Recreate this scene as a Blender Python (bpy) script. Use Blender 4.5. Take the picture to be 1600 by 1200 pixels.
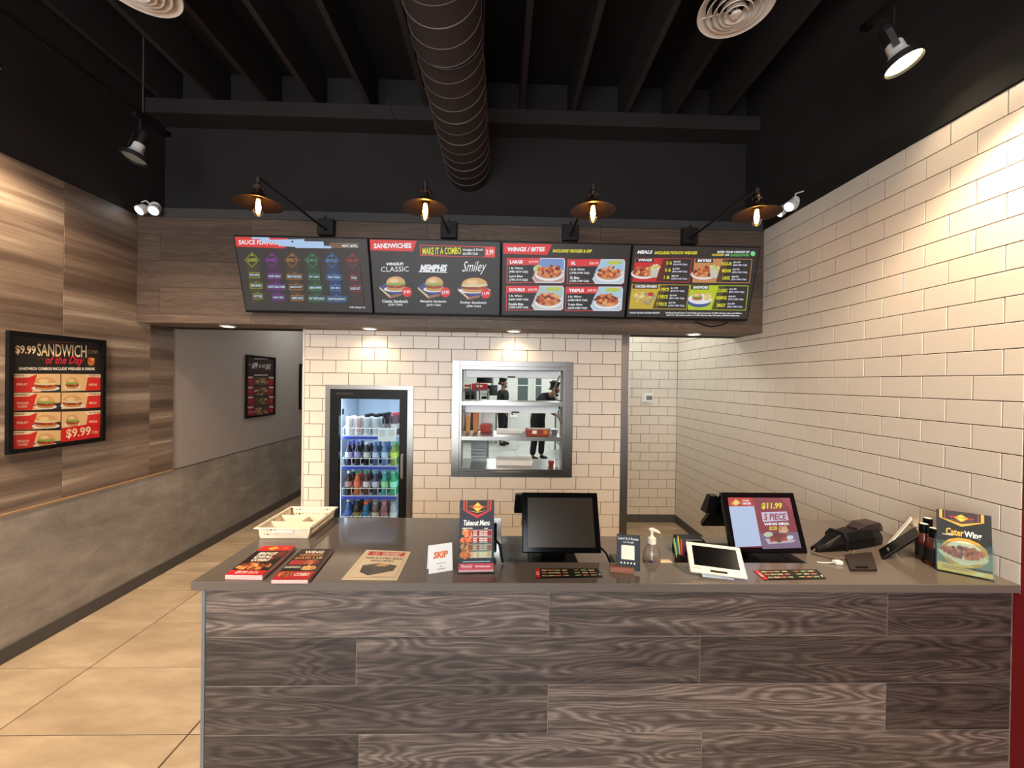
import bpy, bmesh, math, random
from mathutils import Vector, Matrix
random.seed(7)
for o in list(bpy.data.objects): bpy.data.objects.remove(o)
SC = bpy.context.scene
COL = SC.collection
# ------------------------------------------------------------------ camera
H = 1.7105
YAW, PITCH, ROLL, FPX = -.0255, -.0047, -.0139, 634.2444
CM = (Matrix.Rotation(YAW, 3, 'Z') @ Matrix.Rotation(PITCH, 3, 'X') @ Matrix.Rotation(ROLL, 3, 'Y'))
cd = bpy.data.cameras.new('camera'); cd.sensor_width = 36; cd.sensor_fit = 'HORIZONTAL'
cd.lens = FPX * 36 / 1600; cd.clip_start = .02; cd.clip_end = 100
cam = bpy.data.objects.new('camera', cd); COL.objects.link(cam)
rx, ry, rz = CM.col[0], CM.col[1], CM.col[2]
m4 = Matrix(((rx[0], rz[0], -ry[0], 0), (rx[1], rz[1], -ry[1], 0), (rx[2], rz[2], -ry[2], H), (0, 0, 0, 1)))
cam.matrix_world = m4
SC.camera = cam
# ------------------------------------------------------------------ world, exposure
SC.view_settings.view_transform = 'Standard'; SC.view_settings.look = 'None'
SC.view_settings.gamma = 1; SC.view_settings.use_curve_mapping = False
SC.view_settings.exposure = 0.0
W = bpy.data.worlds.new('sky'); SC.world = W; W.use_nodes = True
W.node_tree.nodes['Background'].inputs[0].default_value = (.90, .95, 1.0, 1)
W.node_tree.nodes['Background'].inputs[1].default_value = 9.0      # overcast daylight behind the storefront
# ------------------------------------------------------------------ light strengths (used by the lamps' builders)
SPOT_W, DOWN_W, BULB_W, FRIDGE_W, KITCHEN_E, HALL_W, NICHE_W = 150, 9, 2.2, 2.6, 6.0, 14, 16
WARM = (1.0, .77, .53)
# ------------------------------------------------------------------ pixel -> place
def ray(x, y): return CM @ Vector(((x - 800) / FPX, 1, -(y - 600) / FPX))
C0 = Vector((0, 0, H))
def onX(x, y, X): d = ray(x, y); return C0 + d * (X / d.x)
def onY(x, y, Y): d = ray(x, y); return C0 + d * (Y / d.y)
def onZ(x, y, Z): d = ray(x, y); return C0 + d * ((Z - H) / d.z)
# ------------------------------------------------------------------ room numbers (metres)
XL, XR = -2.941, 2.174
YB, YS, YN, YHALL = 3.618, 3.341, 4.974, 7.4
ZS, ZT, ZC = 2.15, 3.0102, 4.363        # soffit underside, top of tiles and panels, ceiling deck
TP, TH, TZ = .2255, .11275, 1.770       # wall tile pitch, course, a course line
CT, TT = .8955, .036                              # counter top height
# ------------------------------------------------------------------ materials
MATS = {}
def lin(c):
    def f(v): return v / 12.92 if v <= .04045 else ((v + .055) / 1.055) ** 2.4
    return tuple(f(v / 255) for v in c) + (1,)
def base(name):
    m = bpy.data.materials.new(name); m.use_nodes = True
    nt = m.node_tree
    return m, nt, nt.nodes['Principled BSDF'], nt.links
def mat(name, col, rough=.5, metal=0, spec=.5, noise=0, nscale=20, bump=0, bscale=80, coat=0, trans=0, ior=1.45, alpha=1):
    if name in MATS: return MATS[name]
    m, nt, b, L = base(name)
    c = lin(col)
    b.inputs['Base Color'].default_value = c
    b.inputs['Roughness'].default_value = rough; b.inputs['Metallic'].default_value = metal
    b.inputs['Specular IOR Level'].default_value = spec; b.inputs['Coat Weight'].default_value = coat
    b.inputs['Transmission Weight'].default_value = trans; b.inputs['IOR'].default_value = ior
    b.inputs['Alpha'].default_value = alpha
    tc = nt.nodes.new('ShaderNodeTexCoord')
    n = nt.nodes.new('ShaderNodeTexNoise'); n.inputs['Scale'].default_value = nscale; n.inputs['Detail'].default_value = 4
    L.new(tc.outputs['Object'], n.inputs['Vector'])
    mx = nt.nodes.new('ShaderNodeMix'); mx.data_type = 'RGBA'
    a = noise if noise else .04
    mx.inputs[6].default_value = tuple(max(0, v * (1 - a)) for v in c[:3]) + (1,)
    mx.inputs[7].default_value = tuple(min(1, v * (1 + a)) for v in c[:3]) + (1,)
    L.new(n.outputs['Fac'], mx.inputs[0]); L.new(mx.outputs[2], b.inputs['Base Color'])
    if bump:
        n2 = nt.nodes.new('ShaderNodeTexNoise'); n2.inputs['Scale'].default_value = bscale
        L.new(tc.outputs['Object'], n2.inputs['Vector'])
        bp = nt.nodes.new('ShaderNodeBump'); bp.inputs['Strength'].default_value = bump; bp.inputs['Distance'].default_value = .01
        L.new(n2.outputs['Fac'], bp.inputs['Height']); L.new(bp.outputs['Normal'], b.inputs['Normal'])
    MATS[name] = m; return m
def emit(name, col, strength):
    if name in MATS: return MATS[name]
    m, nt, b, L = base(name)
    b.inputs['Base Color'].default_value = (.02, .02, .02, 1)
    b.inputs['Emission Color'].default_value = lin(col) if max(col) > 1.5 else tuple(col) + (1,)
    b.inputs['Emission Strength'].default_value = strength
    MATS[name] = m; return m
def glassy(name, col=(255, 255, 255), gloss=.10, rough=.02, tint=1.0, milk=0, fres=.8):
    if name in MATS: return MATS[name]
    m = bpy.data.materials.new(name); m.use_nodes = True; nt = m.node_tree; nt.nodes.clear(); L = nt.links
    o = nt.nodes.new('ShaderNodeOutputMaterial'); t = nt.nodes.new('ShaderNodeBsdfTransparent'); g = nt.nodes.new('ShaderNodeBsdfGlossy')
    c = lin(col); t.inputs[0].default_value = tuple(v * tint for v in c[:3]) + (1,); g.inputs['Roughness'].default_value = rough
    fr = nt.nodes.new('ShaderNodeFresnel'); fr.inputs[0].default_value = 1.3
    mu = nt.nodes.new('ShaderNodeMath'); mu.operation = 'MULTIPLY_ADD'; mu.inputs[1].default_value = fres; mu.inputs[2].default_value = gloss * .25
    mx = nt.nodes.new('ShaderNodeMixShader'); L.new(fr.outputs[0], mu.inputs[0]); L.new(mu.outputs[0], mx.inputs[0])
    src = t
    if milk:
        df = nt.nodes.new('ShaderNodeBsdfTranslucent'); d2 = nt.nodes.new('ShaderNodeBsdfDiffuse'); ad = nt.nodes.new('ShaderNodeMixShader'); df.inputs[0].default_value = c; d2.inputs[0].default_value = c; L.new(df.outputs[0], ad.inputs[1]); L.new(d2.outputs[0], ad.inputs[2])
        src = nt.nodes.new('ShaderNodeMixShader'); src.inputs[0].default_value = milk; L.new(t.outputs[0], src.inputs[1]); L.new(ad.outputs[0], src.inputs[2])
    L.new(src.outputs[0], mx.inputs[1]); L.new(g.outputs[0], mx.inputs[2]); L.new(mx.outputs[0], o.inputs[0])
    MATS[name] = m; return m
def ramp(nt, stops):
    r = nt.nodes.new('ShaderNodeValToRGB'); e = r.color_ramp.elements
    while len(e) < len(stops): e.new(.5)
    for k, (p, c) in enumerate(stops): e[k].position = p; e[k].color = lin(c)
    return r
def wood(name, stops, sc, rough=.45, lines=.35, rnd=1.0, bump=.12, ring=0.0, ringsc=(1, 1, 1), dist=.25, freq=95):
    """streaky boards: long noise along the grain, fine grain lines, cathedral figure, each board shifted and toned by its own random number"""
    m, nt, b, L = base(name); N = nt.nodes.new
    tc = N('ShaderNodeTexCoord'); oi = N('ShaderNodeObjectInfo')
    off = N('ShaderNodeVectorMath'); off.operation = 'ADD'
    sc0 = N('ShaderNodeVectorMath'); sc0.operation = 'SCALE'; sc0.inputs[0].default_value = (37, 23, 51)
    L.new(oi.outputs['Random'], sc0.inputs[3]); L.new(tc.outputs['Object'], off.inputs[0]); L.new(sc0.outputs[0], off.inputs[1])
    mp = N('ShaderNodeMapping'); mp.inputs['Scale'].default_value = sc; L.new(off.outputs[0], mp.inputs['Vector'])
    n1 = N('ShaderNodeTexNoise'); n1.inputs['Scale'].default_value = 1; n1.inputs['Detail'].default_value = 6; n1.inputs['Distortion'].default_value = dist
    L.new(mp.outputs[0], n1.inputs['Vector'])
    mp2 = N('ShaderNodeMapping'); mp2.inputs['Scale'].default_value = tuple(v * 6 for v in sc); L.new(off.outputs[0], mp2.inputs['Vector'])
    n2 = N('ShaderNodeTexNoise'); n2.inputs['Scale'].default_value = 1; n2.inputs['Detail'].default_value = 10; n2.inputs['Roughness'].default_value = .78
    L.new(mp2.outputs[0], n2.inputs['Vector'])
    f = N('ShaderNodeMath'); f.operation = 'MULTIPLY_ADD'; L.new(n2.outputs['Fac'], f.inputs[0]); f.inputs[1].default_value = lines; 
    s = N('ShaderNodeMath'); s.operation = 'MULTIPLY'; L.new(n1.outputs['Fac'], s.inputs[0]); s.inputs[1].default_value = 1 - lines
    L.new(s.outputs[0], f.inputs[2])
    last = f
    if ring:
        mp3 = N('ShaderNodeMapping'); mp3.inputs['Scale'].default_value = ringsc; L.new(off.outputs[0], mp3.inputs['Vector'])
        n3 = N('ShaderNodeTexNoise'); n3.inputs['Scale'].default_value = 1; n3.inputs['Detail'].default_value = 2; L.new(mp3.outputs[0], n3.inputs['Vector'])
        mu = N('ShaderNodeMath'); mu.operation = 'MULTIPLY'; mu.inputs[1].default_value = freq; L.new(n3.outputs['Fac'], mu.inputs[0])
        sn = N('ShaderNodeMath'); sn.operation = 'SINE'; L.new(mu.outputs[0], sn.inputs[0])
        ma = N('ShaderNodeMath'); ma.operation = 'MULTIPLY_ADD'; ma.inputs[1].default_value = ring; L.new(sn.outputs[0], ma.inputs[0]); L.new(f.outputs[0], ma.inputs[2])
        last = ma
    rs = N('ShaderNodeMath'); rs.operation = 'MULTIPLY_ADD'; rs.inputs[1].default_value = .16 * rnd; L.new(oi.outputs['Random'], rs.inputs[0])
    sb = N('ShaderNodeMath'); sb.operation = 'SUBTRACT'; sb.inputs[1].default_value = .08 * rnd; L.new(last.outputs[0], sb.inputs[0]); L.new(sb.outputs[0], rs.inputs[2])
    r = ramp(nt, stops); L.new(rs.outputs[0], r.inputs[0]); L.new(r.outputs[0], b.inputs['Base Color'])
    b.inputs['Roughness'].default_value = rough
    bp = N('ShaderNodeBump'); bp.inputs['Strength'].default_value = bump; bp.inputs['Distance'].default_value = .004
    L.new(last.outputs[0], bp.inputs['Height']); L.new(bp.outputs['Normal'], b.inputs['Normal'])
    MATS[name] = m; return m
M_black_paint = mat('black_paint', (46, 42, 42), .85, spec=.2, noise=.15, nscale=3)
M_ceil = mat('black_ceiling_paint', (34, 31, 31), .9, spec=.15, noise=.2, nscale=4)
M_joist = mat('black_joist_paint', (50, 45, 45), .8, spec=.2, noise=.15)
M_duct = mat('dark_duct_paint', (58, 51, 49), .6, spec=.3, noise=.1, nscale=6)
M_seam = mat('duct_seam_paint', (90, 80, 77), .5)
M_grey = mat('grey_wall_paint', (178, 168, 160), .85, spec=.2, noise=.05, nscale=5)
M_red = mat('red_wall_paint', (120, 14, 18), .6, noise=.08)
M_grout = mat('dark_grout', (52, 40, 32), .95, spec=.1, noise=.2, nscale=40)
M_tile = mat('cream_glazed_tile', (226, 214, 198), .33, spec=.45, noise=.05, nscale=7, bump=.03, bscale=25)
M_ss = mat('brushed_stainless', (142, 139, 134), .3, metal=1, noise=.06, nscale=60)
M_ssd = mat('dull_stainless', (150, 148, 145), .38, metal=1, noise=.08, nscale=40)
M_chrome = mat('chrome', (215, 215, 215), .12, metal=1)
M_black = mat('black_plastic', (14, 14, 15), .38, spec=.2, noise=.1)
M_blackm = mat('black_matt_metal', (22, 21, 21), .55, noise=.1)
M_gloss = mat('black_gloss', (9, 9, 10), .12, spec=.3)
M_white = mat('white_plastic', (236, 234, 228), .4)
M_cream = mat('cream_plastic', (240, 228, 205), .4)
M_paper = mat('white_paper', (240, 238, 232), .8, spec=.2)
M_baseb = mat('dark_grey_base', (84, 80, 77), .5, noise=.12, nscale=25)
M_slab = mat('taupe_quartz', (104, 95, 88), .11, spec=.55, noise=.10, nscale=160)
M_wood_left = wood('streaked_brown_panel', [(.34, (84, 68, 58)), (.43, (106, 88, 75)), (.50, (130, 111, 96)), (.56, (150, 130, 113)), (.66, (206, 190, 168))], (1, .30, 9.0), rough=.5, lines=.28, rnd=.4, dist=.15)
M_wood_front = wood('grey_oak_plank', [(.30, (40, 35, 33)), (.44, (70, 61, 57)), (.55, (96, 84, 78)), (.70, (148, 132, 121))], (1.3, 1, 30), rough=.42, lines=.6, rnd=1.2, ring=.06, ringsc=(.9, 1, 6), freq=170)
M_wood_soffit = wood('brown_oak_plank', [(.25, (58, 46, 38)), (.45, (82, 66, 55)), (.6, (98, 80, 67)), (.78, (124, 104, 88))], (1.1, 1, 22), rough=.5, lines=.45, rnd=.7, ring=.05, ringsc=(.8, 1, 6))
M_wood_block = wood('reddish_wood_block', [(.25, (110, 62, 42)), (.5, (150, 92, 66)), (.75, (184, 128, 98))], (8, 8, 60), rough=.6)
def concrete():
    m, nt, b, L = base('grey_concrete_laminate'); N = nt.nodes.new
    tc = N('ShaderNodeTexCoord'); mp = N('ShaderNodeMapping'); mp.inputs['Scale'].default_value = (1, 1.6, 3.4); L.new(tc.outputs['Object'], mp.inputs[0])
    n = N('ShaderNodeTexNoise'); n.inputs['Scale'].default_value = 1.5; n.inputs['Detail'].default_value = 12; n.inputs['Roughness'].default_value = .72; n.inputs['Distortion'].default_value = .08
    L.new(mp.outputs[0], n.inputs['Vector'])
    r = ramp(nt, [(.3, (128, 121, 113)), (.46, (150, 142, 132)), (.56, (163, 154, 143)), (.72, (186, 177, 164))]); L.new(n.outputs['Fac'], r.inputs[0])
    L.new(r.outputs[0], b.inputs['Base Color']); b.inputs['Roughness'].default_value = .6
    bp = N('ShaderNodeBump'); bp.inputs['Strength'].default_value = .15; bp.inputs['Distance'].default_value = .004; L.new(n.outputs['Fac'], bp.inputs['Height']); L.new(bp.outputs[0], b.inputs['Normal'])
    return m
M_conc = concrete()
def stonefloor(name, stops, sc=(2.2, 2.2, 2.2)):
    m, nt, b, L = base(name); N = nt.nodes.new
    tc = N('ShaderNodeTexCoord'); oi = N('ShaderNodeObjectInfo'); s = N('ShaderNodeVectorMath'); s.operation = 'SCALE'; s.inputs[0].default_value = (31, 17, 0)
    L.new(oi.outputs['Random'], s.inputs[3]); a = N('ShaderNodeVectorMath'); a.operation = 'ADD'; L.new(tc.outputs['Object'], a.inputs[0]); L.new(s.outputs[0], a.inputs[1])
    mp = N('ShaderNodeMapping'); mp.inputs['Rotation'].default_value = (0, 0, .5); mp.inputs['Scale'].default_value = (sc[0], sc[1] * 2.4, 1); L.new(a.outputs[0], mp.inputs[0])
    n = N('ShaderNodeTexNoise'); n.inputs['Scale'].default_value = 1; n.inputs['Detail'].default_value = 9; n.inputs['Roughness'].default_value = .6; L.new(mp.outputs[0], n.inputs['Vector'])
    r = ramp(nt, stops); L.new(n.outputs['Fac'], r.inputs[0]); L.new(r.outputs[0], b.inputs['Base Color']); b.inputs['Roughness'].default_value = .42
    bp = N('ShaderNodeBump'); bp.inputs['Strength'].default_value = .08; bp.inputs['Distance'].default_value = .003; L.new(n.outputs['Fac'], bp.inputs['Height']); L.new(bp.outputs[0], b.inputs['Normal'])
    return m
M_floor = stonefloor('tan_stone_tile', [(.3, (150, 130, 106)), (.5, (168, 148, 122)), (.68, (186, 166, 140))])
M_kfloor = stonefloor('lit_kitchen_tile', [(.3, (176, 176, 170)), (.5, (196, 196, 190)), (.7, (210, 210, 204))])  # paler than the tile itself: kitchen brightness put into the colour
# ------------------------------------------------------------------ mesh builder
class MB:
    def __init__(s): s.v = []; s.f = []; s.mi = []; s.cur = 0
    def add(s, vs, fs):
        o = len(s.v); s.v += [tuple(p) for p in vs]; s.f += [tuple(i + o for i in q) for q in fs]; s.mi += [s.cur] * len(fs); return s
    def box(s, x0, x1, y0, y1, z0, z1):
        x0, x1 = min(x0, x1), max(x0, x1); y0, y1 = min(y0, y1), max(y0, y1); z0, z1 = min(z0, z1), max(z0, z1)
        return s.add([(x0, y0, z0), (x1, y0, z0), (x1, y1, z0), (x0, y1, z0), (x0, y0, z1), (x1, y0, z1), (x1, y1, z1), (x0, y1, z1)],
                     [(0, 3, 2, 1), (4, 5, 6, 7), (0, 1, 5, 4), (1, 2, 6, 5), (2, 3, 7, 6), (3, 0, 4, 7)])
    def hexa(s, b4, t4):
        return s.add(list(b4) + list(t4), [(0, 3, 2, 1), (4, 5, 6, 7), (0, 1, 5, 4), (1, 2, 6, 5), (2, 3, 7, 6), (3, 0, 4, 7)])
    def ring(s, pts_list, close=False, cap=True):
        n = len(pts_list[0]); o = len(s.v)
        vs = [p for r in pts_list for p in r]; fs = []
        K = len(pts_list)
        for k in range(K - (0 if close else 1)):
            a, b = k * n, ((k + 1) % K) * n
            for i in range(n): fs.append((a + i, a + (i + 1) % n, b + (i + 1) % n, b + i))
        if cap and not close: fs.append(tuple(range(n - 1, -1, -1))); fs.append(tuple((K - 1) * n + i for i in range(n)))
        return s.add(vs, fs)
    def tube(s, path, r, n=8, cap=True, close=False):
        P = [Vector(p) for p in path]; R = r if isinstance(r, (list, tuple)) else [r] * len(P); rings = []
        up = None
        for k, p in enumerate(P):
            if close: d = P[(k + 1) % len(P)] - P[k - 1]
            else: d = (P[min(k + 1, len(P) - 1)] - P[max(k - 1, 0)])
            d.normalize()
            if up is None: up = Vector((0, 0, 1)) if abs(d.z) < .9 else Vector((1, 0, 0))
            a = d.cross(up).normalized(); b = a.cross(d).normalized(); up = b
            rings.append([p + (a * math.cos(t) + b * math.sin(t)) * R[k] for t in [2 * math.pi * i / n for i in range(n)]])
        return s.ring(rings, close, cap)
    def lathe(s, prof, c=(0, 0, 0), axis=(0, 0, 1), n=20, cap=True):
        ax = Vector(axis).normalized(); u = ax.orthogonal().normalized(); w = ax.cross(u); c = Vector(c)
        return s.ring([[c + ax * h + (u * math.cos(t) + w * math.sin(t)) * max(r, 1e-4) for t in [2 * math.pi * i / n for i in range(n)]] for r, h in prof], False, cap)
    def slab(s, q, t):
        """four corners (in order) + thickness against the normal"""
        q = [Vector(p) for p in q]; nrm = (q[1] - q[0]).cross(q[3] - q[0]).normalized()
        return s.hexa([p - nrm * t for p in q], q)
    def xf(s, M):
        s.v = [tuple(M @ Vector(p)) for p in s.v]; return s
    def build(s, name, m, parent=None, bevel=0, seg=1, smooth=False, world=True, kind=None):
        me = bpy.data.meshes.new(name); vs = s.v
        if parent is not None and world:
            L = parent.get('_o'); vs = [(a - L[0], b - L[1], c - L[2]) for a, b, c in vs] if L is not None else vs
        me.from_pydata(vs, [], s.f)
        for mm in (m if isinstance(m, (list, tuple)) else [m]): me.materials.append(mm)
        for p, i in zip(me.polygons, s.mi): p.material_index = i
        if bevel:
            bm = bmesh.new(); bm.from_mesh(me); bmesh.ops.remove_doubles(bm, verts=bm.verts, dist=1e-6)
            eg = [e for e in bm.edges if len(e.link_faces) == 2 and e.calc_face_angle(0) > .5]
            bmesh.ops.bevel(bm, geom=eg, offset=bevel, segments=seg, profile=.6, affect='EDGES', clamp_overlap=True)
            bm.to_mesh(me); bm.free()
        if smooth: me.shade_smooth(); me.set_sharp_from_angle(angle=.65)
        me.update(); o = bpy.data.objects.new(name, me); COL.objects.link(o)
        if parent is not None:
            o.parent = parent
            if parent.get('_o') is not None: o['_o'] = tuple(parent['_o'])
        if kind: o['kind'] = kind
        return o
def setp(o, label=None, cat=None, group=None, kind=None):
    if label: o['label'] = label
    if cat: o['category'] = cat
    if group: o['group'] = group
    if kind: o['kind'] = kind
    return o
def thing(name, label, cat, loc=(0, 0, 0), group=None, kind=None):
    o = bpy.data.objects.new(name, None); o.empty_display_size = .05; COL.objects.link(o); o.location = loc; o['_o'] = tuple(loc)
    return setp(o, label, cat, group, kind)
def light(name, typ, loc, W_, col, parent=None, **k):
    l = bpy.data.lights.new(name, typ); l.energy = W_; l.color = col
    for a, b in k.items():
        if a != 'aim': setattr(l, a, b)
    o = bpy.data.objects.new(name, l); COL.objects.link(o); o.location = loc
    if 'aim' in k: o.rotation_euler = (Vector(k['aim']) - Vector(loc)).to_track_quat('-Z', 'Y').to_euler()
    if parent is not None:
        o.parent = parent; p = parent.get('_o'); o.location = Vector(loc) - Vector(p)
    return o
def link_copy(me, name, parent, loc):
    o = bpy.data.objects.new(name, me); COL.objects.link(o); o.parent = parent; o.location = loc; return o
# ------------------------------------------------------------------ flat print: lettering and pictures on panels
def text_geo(s, bold=.0, shear=0.0):
    c = bpy.data.curves.new('t', 'FONT'); c.body = s; c.size = 1; c.offset = bold; c.shear = shear; c.resolution_u = 2; c.fill_mode = 'BOTH'
    o = bpy.data.objects.new('t', c); me = o.to_mesh()
    v = [(p.co.x, p.co.y) for p in me.vertices]; f = [tuple(p.vertices) for p in me.polygons]
    o.to_mesh_clear(); bpy.data.objects.remove(o); bpy.data.curves.remove(c); return v, f
def homography(src):
    import numpy as np
    dst = [(0, 0), (1, 0), (1, 1), (0, 1)]; A = []; b = []
    for (x, y), (u, v) in zip(src, dst):
        A.append([x, y, 1, 0, 0, 0, -u * x, -u * y]); b.append(u); A.append([0, 0, 0, x, y, 1, -v * x, -v * y]); b.append(v)
    h = np.linalg.solve(np.array(A, float), np.array(b, float))
    return lambda x, y: ((h[0] * x + h[1] * y + h[2]) / (h[6] * x + h[7] * y + 1), (h[3] * x + h[4] * y + h[5]) / (h[6] * x + h[7] * y + 1))
class Print:
    """print on the quad tl,tr,br,bl (world); drawn in units of a view rectangle, v down"""
    def __init__(s, quad, view=None, em=0, lift=.0006, step=.00025, rough=.5):
        s.q = [Vector(p) for p in quad]; s.m = homography(view) if view else (lambda u, v: (u, v)); s.em = em; s.rough = rough
        s.n = (s.q[3] - s.q[0]).cross(s.q[1] - s.q[0]).normalized(); s.lift = lift; s.step = step; s.k = 0; s.parts = {}
    def at(s, u, v, h):
        a, b, c, d = s.q; return a.lerp(b, u).lerp(d.lerp(c, u), v) + s.n * h
    def put(s, part, uv, faces, col):
        d = s.parts.setdefault(part, (MB(), [])); mb, cols = d
        if col not in cols: cols.append(col)
        mb.cur = cols.index(col); h = s.lift + s.step * s.k
        P = [s.at(u, v, h) for u, v in uv]
        fs = []
        for f in faces:
            if len(f) >= 3:
                nn = Vector((0, 0, 0))
                for i in range(1, len(f) - 1): nn += (P[f[i]] - P[f[0]]).cross(P[f[i + 1]] - P[f[0]])
                fs.append(tuple(f) if nn.dot(s.n) > 0 else tuple(reversed(f)))
        mb.add(P, fs)
    def poly(s, pts, col, part='printed_picture'): s.put(part, [s.m(*p) for p in pts], [tuple(range(len(pts)))], col); s.k += .15; return s
    def rect(s, x0, y0, x1, y1, col, part='printed_picture'): return s.poly([(x0, y0), (x1, y0), (x1, y1), (x0, y1)], col, part)
    def ell(s, x, y, a, b, col, n=14, t0=0, t1=360, rot=0, part='printed_picture'):
        r = math.radians(rot); P = []
        for i in range(n if t1 - t0 >= 360 else n + 1):
            t = math.radians(t0 + (t1 - t0) * i / n); px, py = a * math.cos(t), -b * math.sin(t)
            P.append((x + px * math.cos(r) - py * math.sin(r), y + px * math.sin(r) + py * math.cos(r)))
        return s.poly(P, col, part)
    def frame(s, x0, y0, x1, y1, w, col):
        s.rect(x0, y0, x1, y0 + w, col); s.rect(x0, y1 - w, x1, y1, col); s.rect(x0, y0, x0 + w, y1, col); return s.rect(x1 - w, y0, x1, y1, col)
    def diamond(s, x, y, a, b, w, col):
        o = [(x, y - b), (x + a, y), (x, y + b), (x - a, y)]; k = 1 - w
        i = [(x + (p - x) * k, y + (q - y) * k) for p, q in o]
        for j in range(4): s.poly([o[j], o[(j + 1) % 4], i[(j + 1) % 4], i[j]], col)
        return s
    def text(s, t, x0, y0, x1, y1, col, bold=.02, shear=0, dy=0, part='lettering'):
        v, f = text_geo(t, bold, shear)
        if not v: return s
        a0 = min(p[0] for p in v); a1 = max(p[0] for p in v); b0 = min(p[1] for p in v); b1 = max(p[1] for p in v)
        uv = [s.m(x0 + (x1 - x0) * (p - a0) / (a1 - a0), (y1 + (y0 - y1) * (q - b0) / (b1 - b0)) + dy * (p - a0) / (a1 - a0)) for p, q in v]
        s.nt = getattr(s, 'nt', 0) + 1; s.put(part + '#%d' % s.nt, uv, f, col); s.k += .15; return s
    def pile(s, x, y, a, b, n, pal, sz, sd=1):
        r = random.Random(sd)
        for i in range(n):
            t = r.uniform(0, 6.283); q = math.sqrt(r.random()); yy = y + b * q * math.sin(t)
            s.ell(x + a * q * math.cos(t), yy, sz * r.uniform(.7, 1.3), sz * r.uniform(.5, .8), r.choice(pal), 7, rot=r.uniform(-50, 50))
        return s
    def burger(s, x, y, w, h, long=False):
        s.ell(x, y + h * .34, w * .56, h * .16, (232, 236, 240)); s.ell(x, y + h * .30, w * .44, h * .15, (206, 150, 88))
        s.ell(x, y + h * .16, w * .47, h * .14, (150, 60, 34)); s.pile(x, y + h * .14, w * .4, h * .06, 10, [(196, 84, 40), (150, 50, 30), (220, 110, 60)], w * .06, int(x))
        s.ell(x, y + h * .05, w * .47, h * .10, (138, 176, 84) if not long else (226, 214, 170)); s.ell(x, y, w * .44, h * .36, (222, 172, 112), t0=0, t1=180)
        return s.ell(x - w * .08, y - h * .12, w * .2, h * .12, (240, 206, 154))
    def bowl(s, x, y, a, b, sd=1, pal=None):
        s.ell(x, y + b * .35, a, b * .8, (236, 238, 240)); s.ell(x, y + b * .2, a * .9, b * .66, (206, 150, 110))
        return s.pile(x, y - b * .05, a * .82, b * .7, 44, pal or [(196, 96, 48), (160, 62, 34), (222, 130, 70), (120, 44, 28), (238, 166, 104)], a * .17, sd)
    def build(s, parent):
        for part, (mb, cols) in s.parts.items():
            ms = []
            for c in cols:
                if s.em: ms.append(emit('glow_%02x%02x%02x_%d' % (c + (int(s.em * 100),)), c, s.em))
                else: ms.append(mat('ink_%02x%02x%02x_%d' % (c + (int(s.rough * 100),)), c, s.rough, spec=.35))
            mb.build(part.split('#')[0], ms, parent)
# ================================================================== THE SETTING
def struct(name, label, parent=None): return thing(name, label, None, (0, 0, 0), kind='structure')
# ---- floor
fl = struct('floor', 'tan stone floor tiles in straight rows')
MB().box(XL - .15, XR + .15, -3.2, YHALL, -.08, -.004).build('floor_bed', M_grout, fl)
FX, FY, FPX_, FPY = -2.396, 2.437, .9165, .4575
def tile_mesh(w, d, cache={}):
    k = (round(w, 3), round(d, 3))
    if k not in cache:
        me = bpy.data.meshes.new('floor_tile'); g = .0028; a, b, t = w / 2 - g, d / 2 - g, .002
        me.from_pydata([(-a, -b, -.004), (a, -b, -.004), (a, b, -.004), (-a, b, -.004), (-a + t, -b + t, 0), (a - t, -b + t, 0), (a - t, b - t, 0), (-a + t, b - t, 0)], [],
                       [(4, 5, 6, 7), (0, 1, 5, 4), (1, 2, 6, 5), (2, 3, 7, 6), (3, 0, 4, 7)])
        cache[k] = me
    return cache[k]
def lay(parent, m, x_lo, x_hi, y_lo, y_hi, tag):
    i0, i1 = math.floor((x_lo - FX) / FPX_), math.ceil((x_hi - FX) / FPX_); j0, j1 = math.floor((y_lo - FY) / FPY), math.ceil((y_hi - FY) / FPY)
    for i in range(i0, i1):
        for j in range(j0, j1):
            x0, x1 = max(x_lo, FX + i * FPX_), min(x_hi, FX + (i + 1) * FPX_); y0, y1 = max(y_lo, FY + j * FPY), min(y_hi, FY + (j + 1) * FPY)
            if x1 - x0 < .02 or y1 - y0 < .02: continue
            me = tile_mesh(x1 - x0, y1 - y0, cache=CACHE.setdefault(tag, {}))
            if not me.materials: me.materials.append(m)
            link_copy(me, 'floor_tile', parent, ((x0 + x1) / 2, (y0 + y1) / 2, 0))
CACHE = {}
lay(fl, M_floor, XL, XR, .15, YB, 'a')
XBL = onY(475, 600, YB).x; XBR = onY(971, 640, YB).x
lay(fl, M_floor, XL, XBL - .02, YB, YHALL, 'a'); lay(fl, M_floor, XBR, XR, YB, YN, 'a')
MB().box(XL, XR, -3.2, .148, -.004, 0).build('floor_field', M_floor, fl, kind='stuff')
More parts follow.
